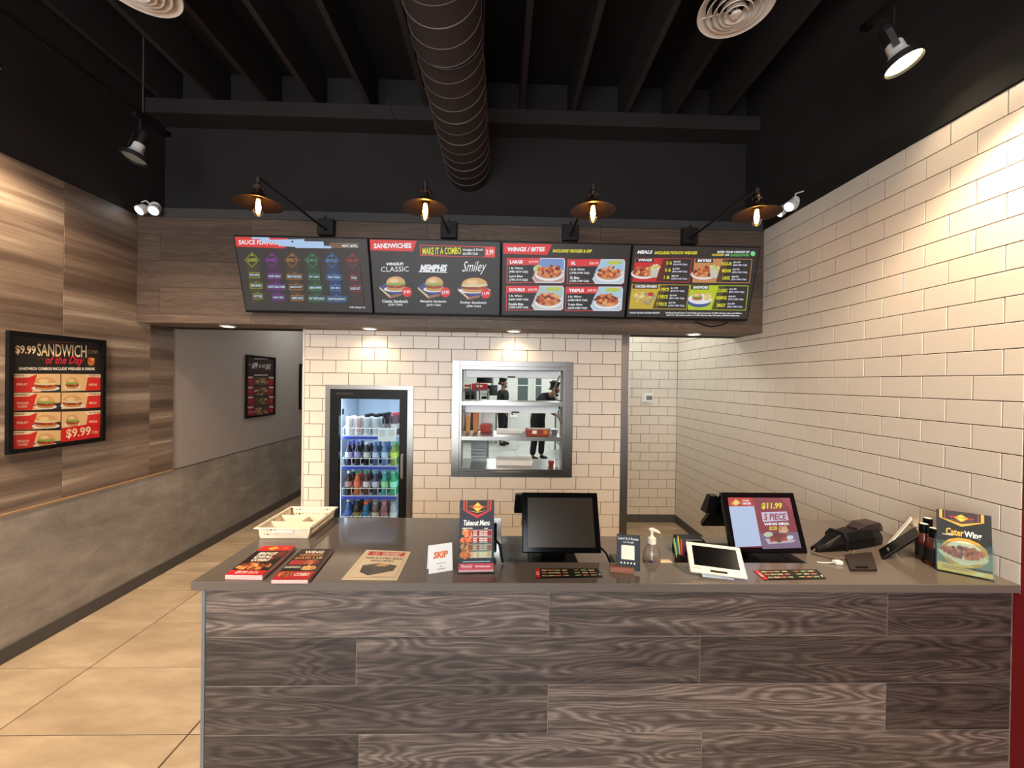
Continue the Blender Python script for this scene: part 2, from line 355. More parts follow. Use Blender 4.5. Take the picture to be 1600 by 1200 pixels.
# ---- left wall: black paint above, streaked panels, grey paint in the hallway, concrete wainscot
wl = struct('wall_left', 'left wall with streaked brown panels over grey wainscot')
MB().box(XL - .15, XL - .012, -3.2, YHALL, 0, ZC).build('black_wall', M_black_paint, wl)
ZW = .881; YE = 3.716
ys = [YE, 3.472] + [3.472 - .6745 * k for k in range(1, 9)]
for a, b in zip(ys[1:], ys[:-1]):
    MB().box(XL - .011, XL, a + .0008, b - .0008, ZW, ZT).build('panel', M_wood_left, wl, bevel=.001)
MB().box(XL - .011, XL - .006, YE, YHALL, ZW, ZT).build('painted_drywall', M_grey, wl)
for a, b in ((-3.2, -1.08), (-1.08, 1.36), (1.36, 3.80), (3.80, 6.24), (6.24, YHALL)):
    MB().box(XL - .011, XL + .004, a + .0005, b - .0005, .09, ZW - .006).build('wainscot_panel', M_conc, wl, bevel=.001)
MB().box(XL - .011, XL + .008, -3.2, YE, ZW - .006, ZW + .006).build('tan_edge_strip', mat('tan_strip', (176, 142, 104), .5), wl)
MB().box(XL - .011, XL + .005, YE, YHALL, ZW - .006, ZW + .002).build('grey_edge_strip', M_baseb, wl)
bb = setp(MB().box(XL - .011, XL + .014, -3.2, YHALL, 0, .0935).build('baseboard_left', M_baseb, None, bevel=.003), 'dark grey tile baseboard along the left wall', kind='structure')
# ---- tiled walls
def tile_box(mb, w, h, t=.0055, g=.0021, b=.0012, cx=0, cz=0):
    """face to -Y, local centre at the grout plane"""
    a, c = w / 2 - g, h / 2 - g
    if a <= b or c <= b: return
    V = [(-a, 0, -c), (a, 0, -c), (a, 0, c), (-a, 0, c), (-a, -t + b, -c), (a, -t + b, -c), (a, -t + b, c), (-a, -t + b, c), (-a + b, -t, -c + b), (a - b, -t, -c + b), (a - b, -t, c - b), (-a + b, -t, c - b)]
    F = [(0, 1, 5, 4), (1, 2, 6, 5), (2, 3, 7, 6), (3, 0, 4, 7), (4, 5, 9, 8), (5, 6, 10, 9), (6, 7, 11, 10), (7, 4, 8, 11), (8, 9, 10, 11)]
    mb.add([(x + cx, y, z + cz) for x, y, z in V], F)
TC = {}
def tiles(parent, plane, u_lo, u_hi, z_lo, z_hi, u0, par, holes=(), see=lambda u, z: True, limit=300, key=None):
    """running bond; plane(u,z)->world location of the tile's centre on the grout plane, and rotation z"""
    todo = []
    for r in range(math.floor((z_lo - TZ) / TH), math.ceil((z_hi - TZ) / TH)):
        za, zb = max(z_lo, TZ + r * TH), min(z_hi, TZ + (r + 1) * TH)
        if zb - za < .008: continue
        sh = 0 if r % 2 == par else .5
        for i in range(math.floor((u_lo - u0) / TP) - 1, math.ceil((u_hi - u0) / TP) + 1):
            ua, ub = max(u_lo, u0 + (i + sh) * TP), min(u_hi, u0 + (i + sh + 1) * TP)
            if ub - ua < .008: continue
            pcs = [(ua, ub, za, zb)]
            for (ha, hb, hc, hd) in holes:
                out = []
                for (a, b, c, d) in pcs:
                    if b <= ha or a >= hb or d <= hc or c >= hd: out.append((a, b, c, d)); continue
                    if a < ha: out.append((a, ha, c, d))
                    if b > hb: out.append((hb, b, c, d))
                    a2, b2 = max(a, ha), min(b, hb)
                    if d > hd: out.append((a2, b2, hd, d))
                    if c < hc: out.append((a2, b2, c, hc))
                pcs = [p for p in out if p[1] - p[0] > .006 and p[3] - p[2] > .006]
            if pcs: todo.append(((ua + ub) / 2, (za + zb) / 2, pcs))
    vis = [t for t in todo if see(t[0], t[1])]
    if key: vis.sort(key=key)
    top = vis[:limit]; ids = set(map(id, top)); rest = MB()
    for t in todo:
        u, z, pcs = t
        if id(t) in ids:
            k = tuple(tuple(round(q, 4) for q in (a - u, b - u, c - z, d - z)) for a, b, c, d in pcs)
            if k not in TC:
                mb = MB()
                for a, b, c, d in pcs: tile_box(mb, b - a, d - c, cx=(a + b) / 2 - u, cz=(c + d) / 2 - z)
                me = bpy.data.meshes.new('wall_tile'); me.from_pydata(mb.v, [], mb.f); me.materials.append(M_tile); TC[k] = me
            p, rz_ = plane(u, z); o = link_copy(TC[k], 'wall_tile', parent, p); o.rotation_euler.z = rz_
        else:
            p, rz_ = plane(u, z); R = Matrix.Translation(p) @ Matrix.Rotation(rz_, 4, 'Z'); mb = MB()
            for a, b, c, d in pcs: tile_box(mb, b - a, d - c, cx=(a + b) / 2 - u, cz=(c + d) / 2 - z)
            mb.xf(R); rest.add(mb.v, mb.f)
    if rest.v: rest.build('wall_tile_field', M_tile, parent, kind='stuff')
G = .0055
# back wall with the fridge opening and the pass-through
FRL, FRR, FRT = onY(509, 603, YB).x, onY(646.5, 606, YB).x, onY(577, 602, YB).z
PWL, PWR, PWT, PWB = onY(706, 655, YB).x, onY(894.5, 655, YB).x, onY(800, 564.5, YB).z, onY(800, 745, YB).z
wb = struct('wall_back', 'back wall of cream tiles with fridge and pass-through openings')
fa, fb = FRL + .03, FRR - .03; pa, pb, pc, pd = PWL + .03, PWR - .03, PWB + .03, PWT - .03
gb = MB(); y0, y1 = YB + G, YB + .16
gb.box(XBL, fa, y0, y1, 0, ZS); gb.box(fa, fb, y0, y1, FRT - .03, ZS); gb.box(fb, pa, y0, y1, 0, ZS); gb.box(pa, pb, y0, y1, 0, pc); gb.box(pa, pb, y0, y1, pd, ZS); gb.box(pb, XBR, y0, y1, 0, ZS)
gb.build('grout_bed', M_grout, wb)
tiles(wb, lambda u, z: ((u, YB + G, z), 0), XBL + .002, XBR - .002, 0, ZS, .678, 1, holes=((fa, fb, -1, FRT - .03), (pa, pb, pc, pd)), see=lambda u, z: z > .55)
MB().box(XBL - .012, XBL + .004, YB - .004, YB + .17, 0, ZS).build('edge_trim', mat('white_edge_metal', (214, 208, 200), .4, metal=.3), wb)
cg = MB().box(XBR - .004, XBR + .062, YB - .006, YB + .0005, 0, ZS).box(XBR + .058, XBR + .062, YB - .006, YB + .17, 0, ZS)
cg.build('corner_guard', M_ssd, wb, bevel=.001)
MB().box(XBR, XBR + .057, YB + .001, YB + .165, 0, ZS).build('wall_end', M_grout, wb)
# upper back wall, full width, black
wu = setp(MB().box(XL - .012, XR + .012, YB, YB + .16, ZS, ZC).build('wall_upper_back', M_black_paint), 'black painted upper wall behind the hanging lamps', kind='structure')
# right wall
wr = struct('wall_right', 'right wall of cream tiles in running bond')
MB().box(XR + G, XR + .15, 1.632, YN + .15, 0, ZT).build('grout_bed', M_grout, wr)
tiles(wr, lambda u, z: ((XR + G, u, z), -math.pi / 2), 1.634, YN, 0, ZT, 1.7073, 0, see=lambda u, z: z > .84 or u > 3.0, key=lambda t: t[0] + (0 if t[1] > CT else 2))
MB().box(XR, XR + .15, 1.632, YN + .15, ZT, ZC).build('black_wall', M_black_paint, wr)
MB().box(XR - .012, XR, 1.2, YS + .0, ZT + .001, ZT + .11).build('black_ledge', mat('black_ledge', (38, 37, 36), .8, spec=.2), wr)
setp(MB().box(XR, XR + .15, -3.2, 1.632, 0, ZC).box(XR - .003, XR, 1.4, 1.6555, 0, CT - TT - .002).build('wall_right_front', M_red), 'dark red painted wall beside the counter end', kind='structure')
# niche behind the counter
wn = struct('wall_niche', 'tiled niche wall behind the counter')
MB().box(.9, XR + .006, YN + G, YN + .15, 0, 3.0).build('grout_bed', M_grout, wn)
tiles(wn, lambda u, z: ((u, YN + G, z), 0), .9, XR, .094, 3.0, 1.6118, 0, see=lambda u, z: z < 2.4 and u > 1.2)
MB().box(.86, .9, YB + .16, YN + .15, 0, 3.0).build('side_wall', mat('off_white_paint', (214, 212, 206), .8), wn)
for nm, b_, lb in (('baseboard_niche', (.9, XR, YN - .008, YN + G, 0, .094), 'dark tile baseboard under the niche wall'), ('baseboard_right', (XR - .008, XR + G, 2.5, YN - .009, 0, .094), 'dark tile baseboard under the right tiled wall')):
    setp(MB().box(*b_).build(nm, M_baseb), lb, kind='structure')
cn = setp(MB().box(.86, XR, YB + .161, YN + .15, 2.72, 2.8).build('ceiling_niche', M_white), 'white ceiling over the niche', kind='structure')
# hallway ends
setp(MB().box(XL, XBL + .1, YHALL, YHALL + .1, 0, 3.0).build('wall_hall_end', M_grey), 'grey wall closing the hallway', kind='structure')
setp(MB().box(XBL, XBL + .1, YB + .17, YHALL, 0, 3.0).build('wall_hall_side', M_grey), 'grey inner wall of the hallway', kind='structure')
setp(MB().box(XL, XBL + .1, YB + .161, YHALL, 2.72, 2.8).build('ceiling_hall', M_grey), 'ceiling over the hallway', kind='structure')
# bulkhead clad in brown planks
bk = struct('wall_bulkhead', 'brown plank bulkhead carrying the menu screens')
MB().box(XL, XR, YS + .012, YB - .001, ZS + .006, ZT - .001).build('bulkhead_core', M_black_paint, bk)
MB().box(XL, XR, YS + .012, YB - .001, ZS, ZS + .006).build('bulkhead_underside', mat('grey_brown_soffit', (112, 100, 92), .7), bk)
rows = [(ZS, ZS + .07), (ZS + .07, ZS + .285), (ZS + .285, ZS + .50), (ZS + .50, ZS + .715), (ZS + .715, ZT - .012)]
for r, (za, zb) in enumerate(rows):
    xs = [XL] + [x for x in [XL + .18 + (.0 if r % 2 else .72) + 1.42 * k for k in range(5)] if XL + .05 < x < XR - .05] + [XR]
    for a, b in zip(xs[:-1], xs[1:]):
        MB().box(a + .0006, b - .0006, YS, YS + .011, za + .0006, zb - .0006).build('plank', M_wood_soffit, bk, bevel=.001)
MB().box(XL, XR, YS - .006, YS + .02, ZT - .012, ZT + .062).build('charcoal_cap', mat('charcoal_ledge', (62, 62, 60), .7), bk, bevel=.002)
# ---- ceiling: deck, joists, beam
ce = struct('ceiling', 'black open ceiling with joists')
MB().box(XL - .15, XR + .15, -3.2, YB, ZC, ZC + .1).build('ceiling_deck', M_ceil, ce)
for x in (-2.83, -2.419, -1.978, -1.586, -1.141, -.664, -.26, .141, .572, 1.022, 1.42, 1.848):
    MB().box(x - .021, x + .021, -3.2, YB - .002, 4.003, ZC).build('joist', M_joist, ce)
MB().box(XL - .01, XR, 3.41, YB - .001, 3.883, 4.002).build('ledger_beam', M_joist, ce, bevel=.004)
MB().tube([(-.97, 3.409, 4.05), (-.955, 3.405, 3.95), (-.92, 3.405, 3.89), (-.9, 3.50, 3.878), (-.86, 3.6, 3.878)], .008, 6).build('cable', M_joist, ce)
# storefront behind the camera: brick-high sill and mullions, open to the daylight
wf = struct('wall_front', 'storefront frame behind the camera')
mf = MB().box(XL, XR, -3.2, -3.1, 0, .25).box(XL, XR, -3.2, -3.1, 3.3, ZC).box(.6, XR, -3.2, -3.1, .25, 3.3)  # unseen solid right part, closed so daylight enters from the left
for x in (XL, -1.2, .52): mf.box(x, x + .08, -3.2, -3.1, .25, 3.3)
mf.build('storefront_frame', M_blackm, wf)
# ================================================================== KITCHEN BEHIND THE PASS-THROUGH
KX0, KX1, KY0, KY1, KZ = -1.72, .86, YB + .16, 12.6, 3.0
KL, KR = -2.6, 3.2
kf = struct('floor', 'kitchen tile floor with the bright light put into its colour'); MB().box(KL, KR, YN + .16, KY1, -.08, -.004).build('floor_bed', mat('grey_grout', (120, 120, 116), .9), kf)
lay(kf, M_kfloor, -1.2, 1.8, 7.6, KY1, 'k')
MB().box(KL, KR, YN + .16, 7.599, -.004, 0).build('floor_field', M_kfloor, kf, kind='stuff')
M_kwall = mat('white_kitchen_wall', (226, 226, 220), .6)
setp(MB().box(KL, KR, KY1, KY1 + .1, 0, KZ).build('wall_kitchen_back', M_kwall), 'white back wall of the kitchen', kind='structure')
setp(MB().box(KL - .1, KL, 7.4, KY1, 0, KZ).box(KL - .1, XBL + .1, 7.5, 7.6, 0, KZ).box(XBL + .1, XBL + .16, YB + .16, 7.5, 0, KZ).build('wall_kitchen_left', M_kwall), 'white left walls of the kitchen', kind='structure')
setp(MB().box(KR, KR + .1, YN + .15, KY1, 0, KZ).box(.8, KR + .1, YN + .151, YN + .25, 0, KZ).build('wall_kitchen_right', M_kwall), 'white right walls of the kitchen', kind='structure')
setp(MB().box(KL - .1, KR + .1, YB + .161, KY1 + .1, KZ, KZ + .1).build('ceiling_kitchen', M_white), 'white ceiling of the kitchen', kind='structure')
for i, (x, y) in enumerate(((-.2, 4.7), (-.2, 7.0), (-.2, 9.2), (1.6, 9.2), (-.2, 11.2), (1.6, 11.2))):
    t = thing('ceiling_light', ['white ceiling panel just behind the pass-through', 'white ceiling panel above the kitchen rack', 'white ceiling panel between the two cooks', 'white ceiling panel over the right prep table', 'white ceiling panel above the standing cook', 'white ceiling panel in the far right kitchen corner'][i], 'ceiling light', (x, y, KZ), 'kitchen ceiling lights')
    MB().box(x - .32, x + .32, y - .62, y + .62, KZ - .05, KZ - .001).build('housing', M_white, t)
    MB().box(x - .28, x + .28, y - .58, y + .58, KZ - .056, KZ - .05).build('diffuser', emit('kitchen_tube', (.93, 1.0, .98), KITCHEN_E * 2.2), t)
# ================================================================== OVERHEAD
# duct
DXC, DZC, DR = -.317, 3.58, .19
t = thing('ceiling_duct', 'dark round spiral air duct running under the joists', 'duct', (DXC, YB, DZC - DR))
MB().tube([(DXC, -3.0, DZC), (DXC, YB - .001, DZC)], DR, 40).build('duct_pipe', M_duct, t, smooth=True)
N_ = 40; pts = []
for k in range(int(N_ * (YB + .4) / .119)):
    a = 2 * math.pi * k / N_; y = YB - .03 - .119 * k / N_
    pts.append((DXC + (DR + .001) * math.cos(a), y, DZC + (DR + .001) * math.sin(a)))
MB().tube(pts, .0035, 4).build('spiral_seam', M_seam, t, smooth=True)
for y in (.4, 2.2): MB().tube([(DXC + DR + .004, y, ZC - .05), (DXC + DR + .004, y, DZC)] + [(DXC + (DR + .005) * math.cos(a), y, DZC - (DR + .005) * math.sin(a)) for a in [math.pi * q / 12 for q in range(1, 12)]] + [(DXC - DR - .004, y, DZC), (DXC - DR - .004, y, ZC - .05)], .006, 5).build('hanger_strap', M_joist, t)
# round diffusers
def diffuser(c, label):
    t = thing('round_diffuser', label, 'air diffuser', c)
    x, y, z = c; mw = mat('cream_enamel', (226, 214, 200), .45)
    MB().lathe([(.06, 4.0 - z + .36), (.06, .12), (.16, .10), (.165, .03)], c, n=24, cap=False).build('neck', M_joist, t, smooth=True)
    for k, (r0, r1, h0, h1) in enumerate(((.188, .144, 0, .03), (.144, .114, -.008, .026), (.112, .086, -.018, .018), (.083, .061, -.027, .01), (.058, .040, -.034, .002))):
        MB().lathe([(r0, h0), (r0 - .003, h0 - .004), (r1, h1), (r1 + .004, h1 + .003), (r0, h0 + .004)], c, n=40, cap=False).build('ring', mw, t, smooth=True)
    MB().lathe([(.002, -.044), (.022, -.042), (.028, -.032), (.02, -.02)], c, n=20).build('centre_knob', mw, t, smooth=True)
    for a in (.5, 2.6, 4.7): MB().tube([(x, y, z - .008), (x + .17 * math.cos(a), y + .17 * math.sin(a), z + .016)], .004, 5).build('spoke', mw, t)
cR = onZ(1150, 13, H + 1.98); cL = onZ(213, -24, H + 1.98)
diffuser(tuple(cR), 'cream round ceiling diffuser hanging near the right spotlight')
diffuser(tuple(cL), 'cream round ceiling diffuser hanging over the left wall side')
# tracks and spotlights
ZTR = H + 1.70 * 1.1
def track(x, y0, y1, label, wires):
    t = thing('light_track', label, 'light track', (x, y1, ZTR))
    MB().box(x - .018, x + .018, y0, y1, ZTR, ZTR + .022).box(x - .018, x - .012, y0, y1, ZTR - .006, ZTR).box(x + .012, x + .018, y0, y1, ZTR - .006, ZTR).build('rail', M_blackm, t)
    MB().box(x - .02, x + .02, y1 - .03, y1 + .004, ZTR - .008, ZTR + .024).build('end_cap', M_black, t)
    for y in wires: MB().tube([(x, y, ZTR + .02), (x, y, ZC)], .004, 5).build('suspension_wire', mat('grey_wire', (120, 116, 112), .4, metal=.6), t)
TXL, TXR = -2.61, 1.875
track(TXL, -3.0, 3.22, 'black light track hung along the left wall', (3.0, .6, -1.5))
track(TXR, -3.0, 2.09, 'black light track hung along the tiled right wall', (1.2, -.8))
def spotlight(x, y, aim, label, on=True, power=1.0, group=None, cone=110, blend=.7):
    c = Vector((x, y, ZTR - .20)); d = (Vector(aim) - c).normalized()
    t = thing('track_spotlight', label, 'spotlight', (x, y, ZTR - .006), group)
    MB().box(x - .016, x + .016, y - .05, y + .05, ZTR - .03, ZTR - .006).tube([(x, y, ZTR - .03), (x, y, ZTR - .165)], .009, 8).build('adapter', M_blackm, t)
    sd = d.orthogonal().normalized()
    MB().lathe([(.03, -.03), (.03, .09), (.026, .1)], c - d * .06, d, 18).build('lamp_holder', M_blackm, t, smooth=True)
    MB().lathe([(.034, .03), (.036, .075), (.04, .085), (.07, .125), (.074, .125)], c - d * .02, d, 24, cap=False).build('reflector', mat('white_reflector', (232, 228, 220), .4), t, smooth=True)
    MB().lathe([(.076, .118), (.084, .126), (.082, .150), (.074, .150), (.070, .124)], c - d * .02, d, 28, cap=False).build('rim', M_blackm, t, smooth=True)
    MB().lathe([(.0005, .142), (.04, .141), (.07, .136)], c - d * .02, d, 24, cap=False).build('bulb_face', emit('warm_bulb_face', (1.0, .78, .42), 9.0) if on else mat('unlit_face', (150, 150, 146), .3), t, smooth=True)
    MB().slab([c + sd * .052 - d * .05 + d.cross(sd) * .012, c + sd * .052 + d * .05 + d.cross(sd) * .012, c + sd * .052 + d * .05 - d.cross(sd) * .012, c + sd * .052 - d * .05 - d.cross(sd) * .012], .003).build('aiming_bracket', M_ssd, t)
    if on: light('spot_lamp', 'SPOT', c + d * .16, SPOT_W * power, WARM, t, aim=c + d * 2, spot_size=math.radians(cone), spot_blend=blend, shadow_soft_size=.035)
GL, GR = 'spotlights on the left light track', 'spotlights on the right light track'
spotlight(TXL, 2.98, (-2.72, 2.86, 2.8), 'unlit spotlight at the end of the left track, beside the wire', False)
spotlight(TXL, 2.05, (-2.75, 2.75, .7), 'lit spotlight over the framed sandwich poster', True, .75)
spotlight(TXL, 1.0, (-2.7, 2.3, .1), 'lit warm spotlight between two others on the left track', True, 2.5, GL, 82)
spotlight(TXL, -.3, (-2.2, 2.1, .2), 'lit warm spotlight nearest the storefront on the left track', True, 2.6, GL, 84)
spotlight(TXR, 1.93, (2.25, 1.6, 1.9), 'lit warm spotlight shining down the tiled right wall', True, .05, None, 112)
spotlight(TXR, 1.3, (2.02, 2.3, .4), 'lit warm spotlight between two others on the right track', True, 1.35, GR, 76)
spotlight(TXR, .1, (2.0, 2.0, .9), 'lit warm spotlight nearest the storefront on the right track', True, 1.4, GR, 84)
# ================================================================== MENU SCREENS
MXL, MXR = onY(383, 489, 3.285).x, onY(1168.5, 500, 3.285).x
MW = (MXR - MXL) / 4; YB0, YT0 = 3.285, 3.125
ZMB, ZMT = (onY(384, 488, YB0).z + onY(1168, 501.5, YB0).z) / 2, (onY(366, 366, YT0).z + onY(1192, 386.5, YT0).z) / 2
SE = .82
def screen(i, label, view, draw):
    x0, x1 = MXL + i * MW + .002, MXL + (i + 1) * MW - .002
    t = thing('menu_screen', label, 'menu screen', ((x0 + x1) / 2, YB0 + .02, ZMB), 'menu screens in a row on the bulkhead')
    TL, TR, BR, BL = Vector((x0, YT0, ZMT)), Vector((x1, YT0, ZMT)), Vector((x1, YB0, ZMB)), Vector((x0, YB0, ZMB))
    MB().slab([BL, BR, TR, TL], .03).build('casing', M_black, t, bevel=.004)
    up = (TL - BL).normalized(); b = .009; nrm = (TR - TL).cross(TL - BL).normalized(); 
    if nrm.y > 0: nrm = -nrm
    q = [TL + Vector((b, 0, 0)) - up * b, TR + Vector((-b, 0, 0)) - up * b, BR + Vector((-b, 0, 0)) + up * (b + .008), BL + Vector((b, 0, 0)) + up * (b + .008)]
    q = [v + nrm * .0008 for v in q]
    MB().slab([q[3], q[2], q[1], q[0]], .0015).build('display', emit('screen_dark', (30, 29, 30), SE), t)
    xm = (x0 + x1) / 2; zm = (ZMB + ZMT) / 2
    MB().box(xm - .15, xm + .15, (YB0 + YT0) / 2 + .03, YS - .001, zm - .1, zm + .1).build('wall_mount', M_blackm, t)
    P = Print(q, view, em=SE, lift=.0006, step=.0002); draw(P); P.build(t)
RED, WH, YEL = (226, 40, 42), (245, 248, 252), (232, 226, 40)
def d0(P):
    P.poly([(130, 55), (690, 68), (660, 176), (140, 160)], RED)
    P.text('SAUCE FLAVOURS', 168, 88, 640, 138, WH, .03)
    P.poly([(305, 58), (490, 60), (500, 85), (860, 75), (860, 98), (1060, 100), (1065, 145), (1140, 148), (1140, 172), (770, 170), (760, 158), (590, 152), (585, 118), (410, 112), (400, 80), (310, 78)], (176, 208, 246))
    P.ell(735, 103, 11, 11, (20, 22, 30)); P.frame(1128, 116, 1425, 162, 4, (190, 160, 110)); P.text('AAAA', 1138, 128, 1240, 150, (196, 132, 60)); P.text('HEAT LEVEL', 1248, 130, 1415, 155, WH, .03)
    cols = [((178, 186, 40), 310, 'CLASSIC', ['MILD BBQ', 'MEDIUM BBQ', 'HOT BBQ'], (335, 352, 370), (54, 54, 14)), ((150, 40, 170), 520, 'SWEET', ['HONEY GARLIC', 'HONEY GARLIC PARM', 'GARLIC BBQ'], (545, 562, 580), (62, 18, 72)),
            ((190, 130, 50), 732, 'SPICY', ['SMOKY N BUZZED', 'JAMAICAN HOT', 'SAMBO SAUCE'], (752, 766, 780), (64, 42, 20)), ((60, 150, 90), 942, 'DRY', ['DRY CAJUN', 'LEMON PEPPER', 'DRY WHITE RANCH'], (958, 970, 982), (22, 60, 36)),
            ((70, 140, 210), 1150, 'BOLD', ['TEXAS TEQUILA', 'JERK BBQ', 'CREAMY BLUE BUFFALO'], (1165, 1175, 1187), (18, 50, 96)), ((170, 50, 50), 1362, 'SWEET & HEAT', ['THAI', 'HONEY HOT'], (1370, 1382), (56, 24, 26))]
    for c, x, nm, it, xs, dk in cols:
        for k in range(5):
            f = k / 5; P.poly([(x - 62 + 14 * f + k * 9, 345 + 80 * k), (x + 72 - 10 * f + k * 8, 345 + 80 * k), (x + 80 - 10 * f + k * 8, 428 + 80 * k), (x - 54 + 14 * f + k * 9, 428 + 80 * k)], tuple(int(v * (.75 if k in (0, 4) else 1) + (32 * .25 if k in (0, 4) else 0)) for v in dk))
        P.diamond(x, 300, 82, 82, .05, c); P.diamond(x, 300, 68, 68, .04, c); w = 62 if len(nm) < 8 else 52
        P.rect(x - w - 6, 276, x + w + 6, 322, (30, 29, 30)); P.text(nm, x - w, 282, x + w, 318, c, .03); P.ell(x, 252, 11, 11, c, 5)
        for k, (s_, xx) in enumerate(zip(it, xs)):
            y = 460 + 112 * k + 8 * (x > 500) + (x - 300) * .012; w = 8 + 6.2 * len(s_) / 1.35; w = min(w, 92)
            P.frame(xx - w - 10, y - 28, xx + w + 10, y + 28, 4, c); P.text(s_, xx - w, y - 13, xx + w, y + 13, (200, 226, 246), .03)
            if k or x > 700: P.text('A' * (1 + (x > 1000) + k % 2), xx - 14, y - 44, xx + 14, y - 34, c)
    P.text('0-60 Cals per oz', 1320, 778, 1480, 800, WH, .03)
screen(0, 'menu screen listing sauce flavours under coloured diamond badges', [(122, 48), (1512, 70), (1548, 838), (244, 828)], d0)
def d1(P):
    P.poly([(62, 68), (600, 92), (555, 212), (66, 190)], RED); P.text('SANDWICHES', 105, 112, 538, 170, WH, .04, dy=4)
    P.poly([(632, 138), (1485, 178), (1482, 298), (634, 262)], (236, 60, 56)); P.poly([(640, 146), (1368, 180), (1366, 288), (642, 254)], (44, 40, 40))
    P.text('MAKE IT A COMBO', 662, 170, 1100, 250, YEL, .02, dy=4); P.text('Wedges & Drink', 1118, 192, 1352, 226, WH, .02); P.text('60-690 Cals', 1118, 234, 1290, 262, WH, .02); P.text('3.99', 1382, 208, 1468, 266, WH, .02)
    P.text('WINGSUP!', 240, 334, 440, 368, WH, .04); P.text('CLASSIC', 178, 382, 500, 440, WH, .0)
    P.text('MEMPHIS', 628, 362, 944, 442, WH, .05, .3, dy=6); P.poly([(616, 438), (940, 452), (940, 462), (616, 450)], WH)
    P.text('Smiley', 1112, 335, 1388, 490, WH, .0, .45)
    for x, y, w, n, pr, a in ((345, 590, 250, 'Classic Sandwich', '9.99', '(630 Cals)'), (790, 600, 230, 'Memphis Sandwich', '10.99', '(670 Cals)'), (1250, 620, 330, 'Smiley Sandwich', '11.99', '(900 Cals)')):
        P.poly([(x - 185, y + 20), (x - 60, y - 60), (x + 150, y + 40), (x + 190, y + 80), (x + 60, y + 120), (x - 60, y + 110)], (44, 72, 140))
        P.poly([(x - 190, y + 20), (x - 70, y + 125), (x - 70, y + 158), (x - 190, y + 45)], (216, 190, 160)); P.poly([(x - 70, y + 125), (x + 60, y + 105), (x + 60, y + 130), (x - 70, y + 158)], (158, 106, 80))
        P.burger(x, y - 20, w, 210, w > 300); P.ell(x + 128, y + 88, 58, 58, RED, 18); P.text(pr, x + 90, y + 68, x + 166, y + 106, WH, .02)
        P.text(n, x - 165, y + 172, x + 135, y + 208, WH, .02, dy=8); P.text(a, x - 92, y + 220, x + 70, y + 252, WH, .02)
screen(1, 'menu screen of three sandwiches headed SANDWICHES', [(60, 62), (1538, 125), (1530, 955), (92, 912)], d1)
def d2(P):
    P.poly([(65, 95), (630, 110), (580, 232), (66, 218)], RED); P.text('WINGS / BITES', 112, 140, 550, 192, WH, .05, .15); P.text('INCLUDES VEGGIES & DIP', 640, 166, 1102, 204, YEL, .04, .25, dy=4)
    for i, (x0, y0, nm, pr, l) in enumerate(((104, 268, 'LARGE', '$19.99', ['1 lb. Wings', '(990-1210 Cals)', 'Large Bites', '(770-1110 Cals)']), (815, 285, 'XL', '$26.99', ['1½ lb. Wings', '(1730-1740 Cals)', 'XL Bites', '(1340-1600 Cals)']),
                                (98, 600, 'DOUBLE', '$34.99', ['2 lb. Wings', '(2400-2460 Cals)', 'Double Bites', '(1980-2340 Cals)']), (800, 612, 'TRIPLE', '$49.99', ['3 lb. Wings', '(3480-3560 Cals)', 'Triple Bites', '(2640-3200 Cals)']))):
        P.frame(x0, y0, x0 + 680, y0 + 296, 8, (230, 70, 70)); P.poly([(x0, y0), (x0 + 400, y0), (x0 + 380, y0 + 84), (x0, y0 + 84)], (224, 52, 58))
        P.poly([(x0 + 395, y0), (x0 + 660, y0 + 4), (x0 + 684, y0 + 30), (x0 + 678, y0 + 275), (x0 + 650, y0 + 300), (x0 + 340, y0 + 296), (x0 + 300, y0 + 240), (x0 + 372, y0 + 90)], (222, 230, 240))
        P.poly([(x0 + 402, y0 + 8), (x0 + 656, y0 + 12), (x0 + 672, y0 + 34), (x0 + 669, y0 + 150), (x0 + 330, y0 + 150)], [(120, 150, 206), (170, 206, 232), (176, 200, 206), (176, 208, 224)][i])
        P.poly([(x0 + 325, y0 + 165), (x0 + 669, y0 + 165), (x0 + 666, y0 + 270), (x0 + 645, y0 + 288), (x0 + 345, y0 + 284), (x0 + 312, y0 + 238)], [(196, 150, 140), (196, 214, 226), (206, 200, 200), (190, 206, 220)][i])
        if i: P.ell(x0 + 560, y0 + 40, 90, 26, (190, 206, 90))
        else: P.ell(x0 + 370, y0 + 130, 60, 46, (186, 216, 150))
        P.bowl(x0 + 500, y0 + 165, 160 if i else 170, 96, i + 3)
        P.text(nm, x0 + 38, y0 + 26, x0 + 38 + 30 * len(nm), y0 + 66, WH, .05); P.text(pr, x0 + 260, y0 + 30, x0 + 366, y0 + 66, (255, 214, 206), .03)
        for k, s_ in enumerate(l): P.text(s_, x0 + 30, y0 + 108 + 42 * k + 12 * (k > 1), x0 + 30 + 14.5 * len(s_), y0 + 140 + 42 * k + 12 * (k > 1), WH, .03)
screen(2, 'menu screen of four wing platters headed WINGS / BITES', [(58, 82), (1560, 118), (1512, 985), (48, 948)], d2)
